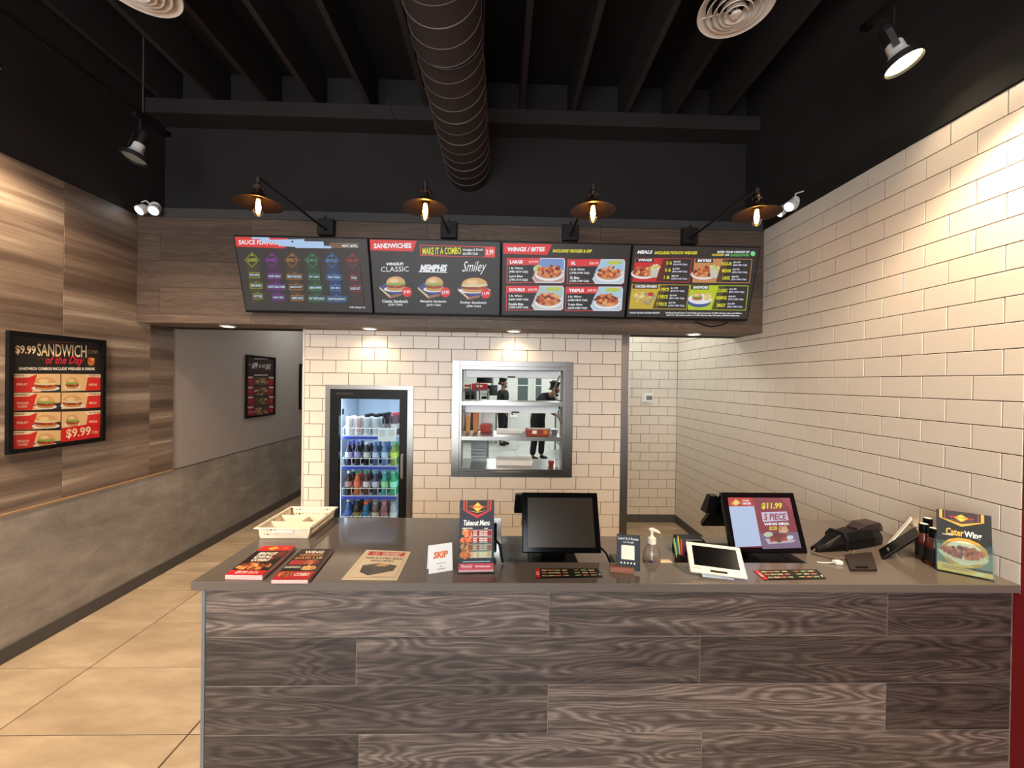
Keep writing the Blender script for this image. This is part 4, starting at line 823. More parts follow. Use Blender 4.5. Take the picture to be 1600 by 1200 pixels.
# ---- hand sanitiser bottle
def sanitiser():
    p = onZ(1018, 880, ZDK); p = onY(1018, 884, YSB + .06); x, y = p.x, p.y; t = thing('sanitiser_bottle', 'clear pump bottle of hand sanitiser behind the review sign', 'bottle', (x, y, ZDK))
    c = (x, y, ZDK); R = .040
    s_ = glassy('clear_gel', (236, 228, 220), .2, .05, .95, .22, .5)
    MB().lathe([(R * .9, .001), (R, .006), (R, .118), (R * .92, .138), (R * .6, .156), (.016, .163), (.016, .172)], c, n=28).build('bottle_body', s_, t, smooth=True)
    MB().lathe([(.019, .168), (.019, .194), (.013, .198), (.008, .204), (.006, .206), (.006, .226)], c, n=20).build('pump_collar', M_cream, t, smooth=True)
    MB().tube([(x - .014, y, ZDK + .232), (x, y, ZDK + .234), (x + .022, y - .004, ZDK + .226), (x + .036, y - .006, ZDK + .218)], [.007, .009, .007, .004], 10).build('pump_nozzle', M_cream, t, smooth=True)
    MB().tube([(x, y, ZDK + .17), (x, y, ZDK + .05)], .0035, 6).build('dip_tube', M_white, t)
    MB().lathe([(R + .0008, .03), (R + .0008, .095)], c, n=28, cap=False).build('clear_label', glassy('pale_label', (240, 226, 214), .05, .2, .97, .25, .2), t)
    MB().box(x - .027, x - .012, y - R - .004, y - R + .006, ZDK + .088, ZDK + .104).build('blue_mark', mat('navy_print', (40, 50, 120), .5), t)
sanitiser()
# ---- registers: A-frame twin displays
RY0, RY1 = 1.93, 2.035
def register(pxl, pxr, label, draw, b0=-.12, b1=.12):
    zb, zt = onY((pxl + pxr) / 2, 864.5, RY0).z, onY((pxl + pxr) / 2, 769.5, RY1).z
    x0, x1 = onY(pxl, 864, RY0).x, onY(pxr, 864, RY0).x; xm = (x0 + x1) / 2
    t = thing('register', label, 'register', (xm, RY1, ZDK))
    bl, br, tr, tl = Vector((x0, RY0, zb)), Vector((x1, RY0, zb)), Vector((x1, RY1, zt)), Vector((x0, RY1, zt))
    MB().slab([bl, br, tr, tl], .028).build('customer_display', M_gloss, t, bevel=.006, seg=2)
    u = Vector((1, 0, 0)); v = (tl - bl).normalized(); nrm = Vector((0, -v.z, v.y)) if v.y > 0 else Vector((0, -1, 0))
    q = [tl + u * .028 - v * .026, tr - u * .028 - v * .026, br - u * .028 + v * .026, bl + u * .028 + v * .026]; q = [a + nrm * .0006 for a in q]
    draw(t, q)
    y2, y3 = RY1 + .03, RY1 + .24; zz = zt - .012
    MB().slab([(x1 - .01, y3, zb + .035), (x0 + .01, y3, zb + .035), (x0 + .01, y2, zz), (x1 - .01, y2, zz)], .03).build('operator_display', M_gloss, t, bevel=.005)
    MB().hexa([(xm - .07, RY0 + .09, zb + .03), (xm + .07, RY0 + .09, zb + .03), (xm + .07, y3 - .10, zb + .05), (xm - .07, y3 - .10, zb + .05)], [(xm - .07, RY1 + .005, zz - .03), (xm + .07, RY1 + .005, zz - .03), (xm + .07, y2 + .01, zz - .03), (xm - .07, y2 + .01, zz - .03)]).build('hinge_housing', M_black, t)
    MB().hexa([(xm + b0, RY0 - .03, ZDK + .001), (xm + b1, RY0 - .03, ZDK + .001), (xm + b1, y3 - .06, ZDK + .001), (xm + b0, y3 - .06, ZDK + .001)], [(xm + b0 + .005, RY0 + .01, ZDK + .05), (xm + b1 - .005, RY0 + .01, ZDK + .05), (xm + b1 - .005, y3 - .08, ZDK + .05), (xm + b0 + .005, y3 - .08, ZDK + .05)]).build('base', M_black, t, bevel=.004)
    MB().box(xm + b0 + .06, xm + b1 - .06, RY1 - .02, RY1 + .06, ZDK + .05, zb + .06).build('neck', M_black, t)
    MB().hexa([(x0 - .035, RY1 + .08, zb + .13), (x0 + .012, RY1 + .08, zb + .13), (x0 + .012, RY1 + .15, zb + .13), (x0 - .035, RY1 + .15, zb + .13)], [(x0 - .03, RY1 + .05, zb + .235), (x0 + .012, RY1 + .05, zb + .235), (x0 + .012, RY1 + .09, zb + .235), (x0 - .03, RY1 + .09, zb + .235)]).build('card_swipe_reader', M_black, t, bevel=.003)
    return t
def blank(t, q):
    MB().slab([q[3], q[2], q[1], q[0]], .0004).build('screen_glass', mat('dark_satin_screen', (54, 46, 36), .22, metal=.35, spec=.7), t)
register(816, 940, 'register with a dark blank customer screen', blank, -.15, .09)
def wing(t, q):
    MB().slab([q[3], q[2], q[1], q[0]], .0004).build('display', emit('promo_red', (140, 34, 62), .8), t)
    P = Print(q, [(468, 198), (1132, 198), (1276, 738), (575, 692)], em=.82, lift=.0005, step=.0002)
    P.poly([(468, 198), (712, 200), (735, 286), (482, 286)], (200, 32, 38)); P.poly([(482, 288), (738, 286), (828, 692), (562, 690)], (186, 206, 240))
    P.poly([(500, 262), (548, 212), (600, 250), (552, 284)], (236, 160, 60)); P.poly([(520, 254), (548, 222), (582, 250), (552, 276)], (246, 220, 150)); P.text('YOUR', 610, 220, 686, 238, WH, .04); P.text('ORDER', 612, 248, 706, 270, WH, .04)
    P.poly([(1020, 200), (1132, 200), (1170, 340)], (170, 60, 84)); P.text('$11.99', 818, 250, 1044, 322, YEL, .04); P.poly([(814, 350), (1098, 346), (1122, 440), (836, 450)], (206, 200, 222)); P.text('5 PIECE', 848, 364, 1090, 434, (160, 30, 60), .03)
    P.text('WING MEAL', 848, 460, 1132, 488, WH, .05, .1); P.rect(908, 502, 990, 536, (232, 206, 60)); P.text('NEW', 922, 508, 976, 528, (40, 30, 20), .04)
    P.poly([(806, 566), (1230, 566), (1276, 740), (838, 726)], (120, 100, 130)); P.poly([(860, 620), (1210, 650), (1180, 676), (900, 680)], (196, 180, 190)); P.pile(1010, 620, 90, 36, 22, [(140, 50, 50), (176, 80, 66), (110, 40, 44)], 34, 41); P.ell(895, 580, 50, 26, (190, 206, 190)); P.ell(1140, 622, 40, 22, (214, 216, 226)); P.pile(1060, 530, 45, 40, 16, [(216, 176, 130), (190, 140, 100)], 22, 42)
    P.build(t)
register(1144, 1263, 'register showing a lit red $11.99 wing meal advert', wing, -.17, .0)
# ================================================================== MORE THINGS ON THE COUNTER
def tablet():
    bl, br = onZ(1079, 893, CT + .02), onZ(1169, 905, CT + .012); d = br - bl; nrm = Vector((-d.y, d.x, 0)).normalized(); up = nrm * .085 + Vector((0, 0, .095))
    tl, tr = onY(1071.5, 845.5, (bl + up).y), onY(1156, 855.5, (br + up).y)
    t = thing('order_tablet', 'white framed tablet with a dark screen on a tilted stand', 'tablet', (tuple(((bl + br) / 2).to_tuple()[:2]) + (CT,)))
    MB().slab([bl, br, tr, tl], .012).build('white_case', M_cream, t, bevel=.003)
    def P4(u, v): return tl.lerp(tr, u).lerp(bl.lerp(br, u), v)
    n_ = (br - bl).cross(tl - bl).normalized()
    q = [P4(.1, .11) + n_ * .0008, P4(.91, .11) + n_ * .0008, P4(.9, .76) + n_ * .0008, P4(.09, .76) + n_ * .0008]
    MB().slab([q[3], q[2], q[1], q[0]], .0006).build('screen', M_gloss, t)
    q2 = [P4(.36, .86) + n_ * .0008, P4(.66, .86) + n_ * .0008, P4(.66, .93) + n_ * .0008, P4(.36, .93) + n_ * .0008]; MB().slab([q2[3], q2[2], q2[1], q2[0]], .0006).build('card_slot', M_black, t)
    P = Print([tl, tr, br, bl], None, lift=.0006, step=.0001); P.text('SkipTheDishes', .06, .83, .2, .88, (150, 90, 80)); P.build(t)
    c0, c1 = bl.lerp(br, .22), bl.lerp(br, .78); z = lambda v, zz: Vector((v.x, v.y, zz))
    MB().hexa([z(c0 + nrm * .004, CT), z(c1 + nrm * .004, CT), z(c1 + nrm * .085, CT), z(c0 + nrm * .085, CT)], [z(c0 + nrm * .012, c0.z - .010), z(c1 + nrm * .012, c1.z - .010), z(c1 + nrm * .075, CT + .055), z(c0 + nrm * .075, CT + .055)]).build('stand', mat('pale_blue_white', (206, 216, 224), .35), t, bevel=.002)
tablet()
def card_terminal():
    p = onZ(776, 893, CT); x, y = onY(776, 860, 1.83 + .02).x - .03, 1.79; t = thing('card_terminal', 'black card terminal on a stand behind the takeout menu', 'card terminal', (x, y, CT))
    y = 1.84
    t.location = (x, y, CT); t['_o'] = (x, y, CT)
    MB().lathe([(.05, 0), (.05, .008), (.02, .014), (.014, .03), (.014, .06)], (x - .02, y, CT), n=20).build('stand', M_black, t, smooth=True)
    MB().hexa([(x - .075, y - .035, CT + .055), (x + .03, y - .035, CT + .055), (x + .03, y + .0, CT + .05), (x - .075, y + .0, CT + .05)], [(x - .075, y + .03, CT + .165), (x + .03, y + .03, CT + .165), (x + .03, y + .06, CT + .155), (x - .075, y + .06, CT + .155)]).build('body', M_black, t, bevel=.004)
    MB().hexa([(x - .055, y + .028, CT + .168), (x + .016, y + .028, CT + .168), (x + .016, y + .058, CT + .16), (x - .055, y + .058, CT + .16)], [(x - .055, y + .05, CT + .212), (x + .016, y + .05, CT + .212), (x + .016, y + .066, CT + .205), (x - .055, y + .066, CT + .205)]).build('privacy_shield', M_ssd, t)
    MB().tube([(x + .026, y - .01, CT + .10), (x + .043, y - .02, CT + .085), (x + .05, y - .02, CT + .04), (x + .058, y - .02, CT + .006)], .006, 8).build('cable', M_black, t, smooth=True)
card_terminal()
# pen cup, note cards
def pens():
    p = onY(1066, 880, 1.95); x, y = p.x, 1.95; t = thing('pen_cup', 'black mesh cup of coloured pens behind the tablet', 'pen cup', (x, y, ZDK))
    MB().lathe([(.034, 0), (.036, .10), (.033, .10), (.031, .004), (.0005, .004)], (x, y, ZDK), n=20, cap=False).lathe([(.034, 0), (.0005, 0)], (x, y, ZDK), n=20, cap=False).build('cup', M_blackm, t, smooth=True)
    for k, (dx, c, h) in enumerate(((-.045, (150, 190, 110), .175), (-.03, (70, 110, 170), .17), (-.022, (214, 214, 60), .18), (-.004, (226, 90, 40), .165), (.012, (90, 60, 120), .155))):
        MB().tube([(x + dx * .3, y + .003 * k - .006, ZDK + .006), (x + dx * 1.0, y + .006 * k - .012, ZDK + h * .86), (x + dx * 1.05, y + .006 * k - .012, ZDK + h)], [.0045, .0055, .003], 8).build('pen', mat('pen_%d' % k, c, .4), t, smooth=True)
pens()
def printer():
    p0 = onY(1055, 846, 2.2); p1 = onY(1130, 846, 2.2); t = thing('receipt_printer', 'black receipt printer behind the pen cup', 'printer', (p0.x + .12, 2.2, ZDK))
    x0, x1, zt = p0.x, p0.x + .15, onY(1058, 845, 2.14).z
    MB().hexa([(x0, 2.10, ZDK), (x1, 2.10, ZDK), (x1, 2.25, ZDK), (x0, 2.25, ZDK)], [(x0 + .004, 2.13, zt - .01), (x1 - .004, 2.13, zt - .01), (x1 - .004, 2.24, zt), (x0 + .004, 2.24, zt)]).build('body', M_black, t, bevel=.008, seg=2)
    MB().box(x0 + .03, x1 - .03, 2.14, 2.15, zt - .012, zt + .002).build('paper_slot', M_ssd, t)
printer()
q = [onZ(1031, 872, ZDK + .05), onZ(1044, 870, ZDK + .05)]
px_ = onY(1040, 876, 1.93); t = thing('napkin_pad', 'small pad of cream paper beside the sanitiser bottle', 'paper pad', (px_.x, 1.93, ZDK))
for k in range(5): MB().box(px_.x - .035, px_.x + .035, 1.89 + .0008 * k, 1.97, ZDK + .012 * k, ZDK + .012 * k + .011).build('sheet_bundle', mat('cream_card', (246, 226, 188), .6), t)
def scanner_dock():
    p = onY(972, 880, 1.93); x = p.x; t = thing('cable_box', 'dark cable box beside the blank register screen', 'box', (x, 1.96, ZDK))
    MB().box(x - .04, x + .05, 1.92, 2.02, ZDK, ZDK + .065).build('body', mat('brown_black_plastic', (58, 48, 40), .4), t, bevel=.005)
    MB().tube([(x - .045, 1.93, ZDK + .03), (x - .06, 1.92, ZDK + .06), (x - .075, 1.93, ZDK + .10), (x - .09, 1.98, ZDK + .11)], .005, 8).build('cable', M_black, t)
scanner_dock()
# handheld terminal lying on the right return
def handheld():
    a, b = onZ(1272, 861, CT), onZ(1368, 846, CT); t = thing('handheld_terminal', 'black handheld payment terminal lying by the tiled wall', 'payment terminal', tuple((a + b) / 2))
    d = (b - a); L = d.length; d.normalize(); s_ = Vector((-d.y, d.x, 0))
    def S(u, w, z): return a + d * (u * L) + s_ * w + Vector((0, 0, z))
    rows_ = [(0, .02, .02), (.12, .03, .035), (.32, .045, .075), (.55, .05, .088), (.8, .048, .085), (.97, .04, .07), (1.0, .03, .05)]
    MB().ring([[S(u, -w, .001), S(u, -w * 1.05, h * .55), S(u, -w * .6, h), S(u, w * .6, h), S(u, w * 1.05, h * .55), S(u, w, .001)] for u, w, h in rows_]).build('body', M_black, t, bevel=.003)
    MB().ring([[S(u, -w, z0), S(u, -w, z1), S(u, w, z1), S(u, w, z0)] for u, w, z0, z1 in ((.60, .028, .08, .094), (.72, .036, .08, .112), (.95, .036, .075, .112), (1.02, .028, .06, .085))]).build('printer_hood', mat('dark_brown_plastic', (46, 36, 34), .4), t, bevel=.003)
    MB().ring([[S(u, -.052, .0), S(u, -.053, .06), S(u, -.03, .09), S(u, .03, .09), S(u, .053, .06), S(u, .052, .0)] for u in (.335, .36)]).build('strap', M_blackm, t)
    MB().tube([S(.02, 0, .012), S(-.1, -.02, .006), S(-.02, -.10, .005), S(.15, -.115, .005), S(.3, -.09, .005), S(.42, -.06, .005)], .004, 6).build('cord', mat('grey_cord', (120, 104, 90), .6), t, smooth=True)
handheld()
w0 = onZ(1309, 881.5, CT); t = thing('charger_plug', 'small white charger plug lying on the counter', 'plug', tuple(w0))
MB().box(w0.x - .018, w0.x + .018, w0.y - .012, w0.y + .014, CT, CT + .016).build('plug_body', M_white, t, bevel=.003); MB().tube([(w0.x - .018, w0.y, CT + .008), (w0.x - .05, w0.y + .004, CT + .004), (w0.x - .09, w0.y + .01, CT + .004)], .0025, 6).build('plug_cord', M_white, t)
def bracket():
    A = [onZ(x, y, CT + .012) for x, y in ((1320, 866), (1362, 862), (1371, 889), (1329, 889))]; t = thing('tablet_bracket', 'flat dark brown bracket lying beside the white plug', 'bracket', tuple(((A[0] + A[2]) / 2).to_tuple()[:2]) + (CT,))
    lo = [Vector((p.x, p.y, CT)) for p in A]; MB().hexa([lo[3], lo[2], lo[1], lo[0]], [A[3], A[2], A[1], A[0]]).build('plate', mat('dark_brown_plastic', (46, 36, 34), .4), t, bevel=.002)
    m_ = (A[3] + A[2]) / 2; MB().box(m_.x - .02, m_.x + .03, m_.y + .01, m_.y + .022, CT + .012, CT + .016).build('slot', M_black, t)
bracket()
def leaning():
    a = onZ(1377, 874, CT); b = onZ(1402, 874, CT); t = thing('leaning_tablet', 'black tablet leaning on a stand, seen edge on', 'tablet', tuple((a + b) / 2))
    top = onY(1424, 830, a.y + .05); d = Vector((.085, .105, 0))
    bl, br = Vector((a.x, a.y, CT + .003)), Vector((a.x, a.y, CT + .003)) + d; tl = Vector((top.x, a.y + .01, top.z)); tr = tl + d
    MB().slab([br, bl, tl, tr], .012).build('slab', M_black, t, bevel=.003)
    MB().hexa([(a.x + .055, a.y + .03, CT), (a.x + .095, a.y + .03, CT), (a.x + .12, a.y + .07, CT), (a.x + .08, a.y + .07, CT)], [(a.x + .065, a.y + .035, CT + .03), (a.x + .08, a.y + .035, CT + .03), (a.x + .105, a.y + .065, CT + .03), (a.x + .09, a.y + .065, CT + .03)]).build('stand_foot', mat('grey_plastic', (110, 106, 100), .5), t)
    p = onX(1430, 818, a.x + .14)
leaning()
def easel():
    b0, tp, b1 = onY(1388, 868, 2.04), onY(1424, 811, 2.04), onY(1438, 868, 2.04); b0.z = b1.z = CT; d = Vector((.03, .036, 0)); t = thing('folded_frame', 'small white folded frame standing between tablet and sauce bottles', 'frame', tuple((b0 + b1) / 2))
    MB().slab([b0 + d, b0, tp, tp + d], .004).build('front_leaf', M_paper, t); e = Vector((.005, 0, 0)); MB().slab([b1, b1 + d, tp + d + e, tp + e], .004).build('rear_leaf', M_paper, t)
easel()
def sauce(px, y_, label):
    p = onY(px, 850, y_); x, y = p.x, y_; t = thing('sauce_bottle', label, 'bottle', (x, y, CT), 'sauce bottles by the CaterWing brochure'); c = (x, y, CT); r = .029
    MB().lathe([(r * .9, 0), (r, .004), (r, .085), (r * .93, .1), (.016, .128), (.0145, .135), (.0145, .142)], c, n=24).build('sauce_body', mat('red_brown_sauce', (92, 34, 18), .12, coat=.6), t, smooth=True)
    MB().lathe([(.017, .126), (.018, .130), (.018, .166), (.016, .168)], c, n=20).build('black_cap', M_black, t, smooth=True); MB().lathe([(.0005, .1685), (.015, .1685)], c, n=16, cap=False).build('cap_disc', M_paper, t)
    MB().lathe([(r + .0006, .018), (r + .0006, .078)], c, n=24, cap=False).build('label', mat('black_label', (26, 22, 22), .5), t)
    q_ = [Vector((x + dx, y - r - .0016, CT + dz)) for dx, dz in ((-.014, .066), (.014, .066), (.014, .03), (-.014, .03))]
    P = Print(q_, None, lift=.0002, step=.0002); P.poly([(.5, 0), (1, .5), (.5, 1), (0, .5)], (206, 160, 70)); P.poly([(.5, .25), (.75, .5), (.5, .75), (.25, .5)], (180, 120, 50)); P.rect(-.3, 1.08, 1.3, 1.2, (190, 190, 186)); P.build(t)
sauce(1443, 1.88, 'dark red sauce bottle beside the easel frame')
sauce(1459, 1.82, 'dark red sauce bottle touching the brochure holder')
sauce(1449, 1.96, 'dark red sauce bottle standing behind the other two')
# ================================================================== WALL THINGS
def poster(name, label, px, depth, fw, view, draw, cat='poster'):
    pts = [onX(x, y, XL + depth) for x, y in px]; y0 = (pts[0].y + pts[3].y) / 2; y1 = (pts[1].y + pts[2].y) / 2; z1 = (pts[0].z + pts[1].z) / 2; z0 = (pts[2].z + pts[3].z) / 2
    t = thing(name, label, cat, (XL, (y0 + y1) / 2, z0)); X0 = XL + .0005; X1 = XL + depth
    f = MB().box(X0, X1, y0, y1, z1 - fw, z1).box(X0, X1, y0, y1, z0, z0 + fw).box(X0, X1, y0, y0 + fw, z0 + fw, z1 - fw).box(X0, X1, y1 - fw, y1, z0 + fw, z1 - fw)
    f.build('frame', M_black, t); MB().box(X0, X0 + .004, y0 + fw, y1 - fw, z0 + fw, z1 - fw).build('backing', M_paper, t)
    q_ = [Vector((X0 + .0045, a, b)) for a, b in ((y0 + fw, z1 - fw), (y1 - fw, z1 - fw), (y1 - fw, z0 + fw), (y0 + fw, z0 + fw))]
    P = Print(q_, view, lift=.0004, step=.00012, rough=.4); draw(P); P.build(t)
CR = (244, 224, 180)
def ps1(P):
    P.poly([(130, 125), (868, 190), (862, 990), (120, 1085)], (40, 37, 36))
    P.text('$9.99', 165, 210, 332, 290, CR, .03, dy=6); P.text('SANDWICH', 342, 196, 750, 300, CR, .01, dy=12); P.text('COMBO', 758, 248, 846, 278, (190, 150, 110), .0); P.rect(342, 184, 650, 188, (150, 60, 56)); P.rect(342, 322, 440, 325, (150, 60, 56))
    P.text('of the Day', 410, 300, 730, 385, (206, 40, 60), .02, .35); P.ell(788, 345, 30, 36, (210, 120, 60)); P.pile(788, 330, 22, 20, 8, [(240, 170, 90), (190, 90, 50)], 12, 2); P.text('SANDWICH COMBOS INCLUDE WEDGES & DRINK', 192, 394, 822, 418, (246, 240, 226), .04)
    rw = [('MONDAY', 'TUESDAY', 'SMILEY', 'MEMPHIS', 450, 600), ('WEDNESDAY', 'THURSDAY', 'WINGSUP! CLASSIC', 'SMILEY', 608, 750), ('FRIDAY', 'SATURDAY', 'SMILEY', 'MEMPHIS', 770, 910), ('SUNDAY', '', 'WINGSUP! CLASSIC', '', 925, 1070)]
    for k, (a, b, n1, n2, ya, yb) in enumerate(rw):
        P.poly([(124, ya), (532, ya - 2), (530, yb - 4), (122, yb + 6)], (236, 196, 140)); P.poly([(124, ya + 34), (270, ya + 30), (340, ya + 4), (300, yb), (122, yb + 6)], (222, 54, 44)); P.poly([(124, ya + 2), (320, ya - 1), (275, ya + 28), (124, ya + 34)], (246, 226, 190))
        P.text(a, 146, ya + 6, 146 + 15 * len(a), ya + 22, (150, 70, 60), .03); P.text(n1.split()[0], 170, ya + 76, 268, ya + 96, (246, 200, 180), .03)
        if ' ' in n1: P.text(n1.split()[1], 178, ya + 102, 262, ya + 124, (246, 200, 180), .03)
        P.poly([(300, yb - 40), (530, yb - 60), (530, yb - 4), (380, yb)], (60, 54, 60)); P.burger(410, (ya + yb) / 2, 210 if k % 2 == 0 else 165, 135, k % 2 == 0)
        if b:
            P.poly([(540, ya - 2), (868, ya + 4 - 8 * k), (866, yb - 14 - 6 * k), (538, yb - 4)], (236, 196, 140)); P.poly([(760, ya + 24), (866, ya + 30 - 8 * k), (866, yb - 14 - 6 * k), (740, yb - 8)], (222, 54, 44)); P.poly([(730, ya + 2), (866, ya + 2 - 8 * k), (866, ya + 28 - 8 * k), (758, ya + 26)], (246, 226, 190))
            P.text(b, 766, ya + 8 - 4 * k, 860, ya + 22 - 4 * k, (150, 70, 60), .03); P.text(n2, 768, ya + 80 - 4 * k, 836, ya + 100 - 4 * k, (246, 200, 180), .03); P.burger(630, (ya + yb) / 2 - 4, 120 if k % 2 == 0 else 180, 125, k % 2 == 1)
    P.poly([(534, 905), (860, 862), (858, 985), (534, 1025)], (214, 38, 40)); P.text('$9.99', 576, 915, 782, 1000, CR, .02, dy=-24); P.text('COMBO', 790, 930, 846, 955, CR, .0)
poster('framed_poster', 'black framed $9.99 sandwich of the day poster on the streaked panels', [(14.5, 517), (167, 531), (164.5, 689), (13.5, 710)], .024, .024, [(130, 125), (868, 190), (862, 990), (120, 1085)], ps1)
def ps2(P):
    P.poly([(178, 160), (550, 190), (540, 990), (165, 1025)], (58, 46, 46)); P.rect(278, 180, 462, 196, (196, 190, 186)); P.rect(275, 418, 462, 432, (196, 190, 186)); P.text('APP', 238, 245, 325, 330, (206, 200, 196), .04, .2); P.text('OF THE', 335, 272, 425, 322, (196, 190, 186), .03, .2); P.text('DAY', 434, 262, 510, 340, (206, 200, 196), .04, .2); P.rect(200, 266, 230, 278, (196, 190, 186)); P.text('APPETIZER SPECIALS', 232, 350, 490, 364, (120, 60, 60))
    for k in range(4):
        y = 450 + 145 * k; P.poly([(176, y), (274, y), (270, y + 130), (172, y + 130)], (150, 40, 46)); P.poly([(470, y + 10), (545, y + 10), (542, y + 130), (466, y + 130)], (150, 40, 46)); P.poly([(176, y - 4), (266, y - 2), (238, y + 22), (176, y + 22)], (206, 200, 196)); P.poly([(472, y), (546, y + 2), (545, y + 26), (492, y + 24)], (206, 200, 196))
        P.rect(278, y + 4, 462, y + 128, (86, 76, 66)); P.pile(370, y + 68, 84, 46, 22, [(150, 120, 70), (120, 90, 60), (170, 150, 120), (100, 60, 50)], 24, k + 50)
        P.text('DAY', 190, y + 60, 226, y + 76, (196, 120, 116), .03); P.text('APP', 500, y + 60, 526, y + 76, (196, 120, 116), .03)
    P.text('$6.99', 186, 940, 330, 985, (206, 110, 116), .03)
poster('framed_poster', 'narrow black framed APP OF THE DAY poster on the grey hallway wall', [(386.5, 553.5), (431.5, 559.5), (430, 648), (384.5, 654)], .02, .022, [(178, 160), (550, 190), (540, 990), (165, 1025)], ps2)
pb = onX(473, 604, XL + .03); t = thing('framed_poster', 'black framed poster at the far end of the hallway wall', 'poster', (XL, pb.y + .25, pb.z - .33))
MB().box(XL + .0005, XL + .03, pb.y - .05, pb.y + .5, pb.z - .33, pb.z + .33).build('frame', M_black, t); MB().box(XL + .03, XL + .032, pb.y - .02, pb.y + .47, pb.z - .30, pb.z + .30).build('sheet', M_paper, t)
# thermostat
p0, p1 = onY(1003, 614, YN), onY(1020, 630, YN); t = thing('thermostat', 'small white thermostat on the tiled niche wall', 'thermostat', ((p0.x + p1.x) / 2, YN, p1.z))
MB().box(p0.x, p1.x, YN - .012, YN - .0005, p1.z, p0.z).build('back_plate', M_white, t, bevel=.004); MB().box(p0.x + .014, p1.x - .014, YN - .03, YN - .012, p1.z + .022, p0.z - .016).build('body', M_white, t, bevel=.003)
MB().box(p0.x + .045, p1.x - .02, YN - .0315, YN - .03, p1.z + .04, p0.z - .032).build('lcd', mat('lcd_grey', (104, 112, 108), .3), t)
# ================================================================== DRINKS FRIDGE
def bottle_proto(kind):
    """profiles in metres (radius, height)"""
    if kind == 'can': return [(.026, 0), (.029, .006), (.029, .150), (.025, .160), (.024, .162)], None, (.03, .14)
    if kind == 'carton': return [(.028, 0), (.03, .004), (.03, .150), (.024, .158)], ([(.027, .156), (.027, .178), (.022, .181)]), (.02, .145)
    if kind == 'wide': return [(.028, 0), (.031, .01), (.031, .09), (.027, .11), (.031, .13), (.026, .155), (.018, .166), (.018, .172)], [(.021, .170), (.021, .192), (.018, .194)], (.055, .10)
    return [(.026, 0), (.031, .012), (.029, .05), (.031, .075), (.031, .125), (.024, .158), (.013, .182), (.0125, .196)], [(.0145, .193), (.0145, .212), (.012, .214)], (.072, .122)
def drink(x, y, z, kind, col, cap, lab, label, k=1.0):
    prof, capp, (l0, l1) = bottle_proto(kind); c = (x, y, z)
    t = thing('drink_' + ('can' if kind == 'can' else 'bottle'), label, 'can' if kind == 'can' else 'bottle', c, 'drinks in the fridge')
    MB().lathe([(r, h * k) for r, h in prof], c, n=14).build('body', mat('drink_%d_%d_%d' % col, col, .12, coat=.4), t, smooth=True)
    if capp: MB().lathe([(r, h * k) for r, h in capp], c, n=12).build('cap', mat('cap_%d_%d_%d' % cap, cap, .4), t, smooth=True)
    elif cap: MB().lathe([(.0005, .163 * k), (.022, .163 * k)], c, n=14, cap=False).build('lid', M_ss, t)
    rr = max(r for r, h in prof) + .0006
    MB().lathe([(rr, l0 * k), (rr, l1 * k)], c, n=14, cap=False).build('label', mat('label_%d_%d_%d' % lab, lab, .5), t, smooth=True)
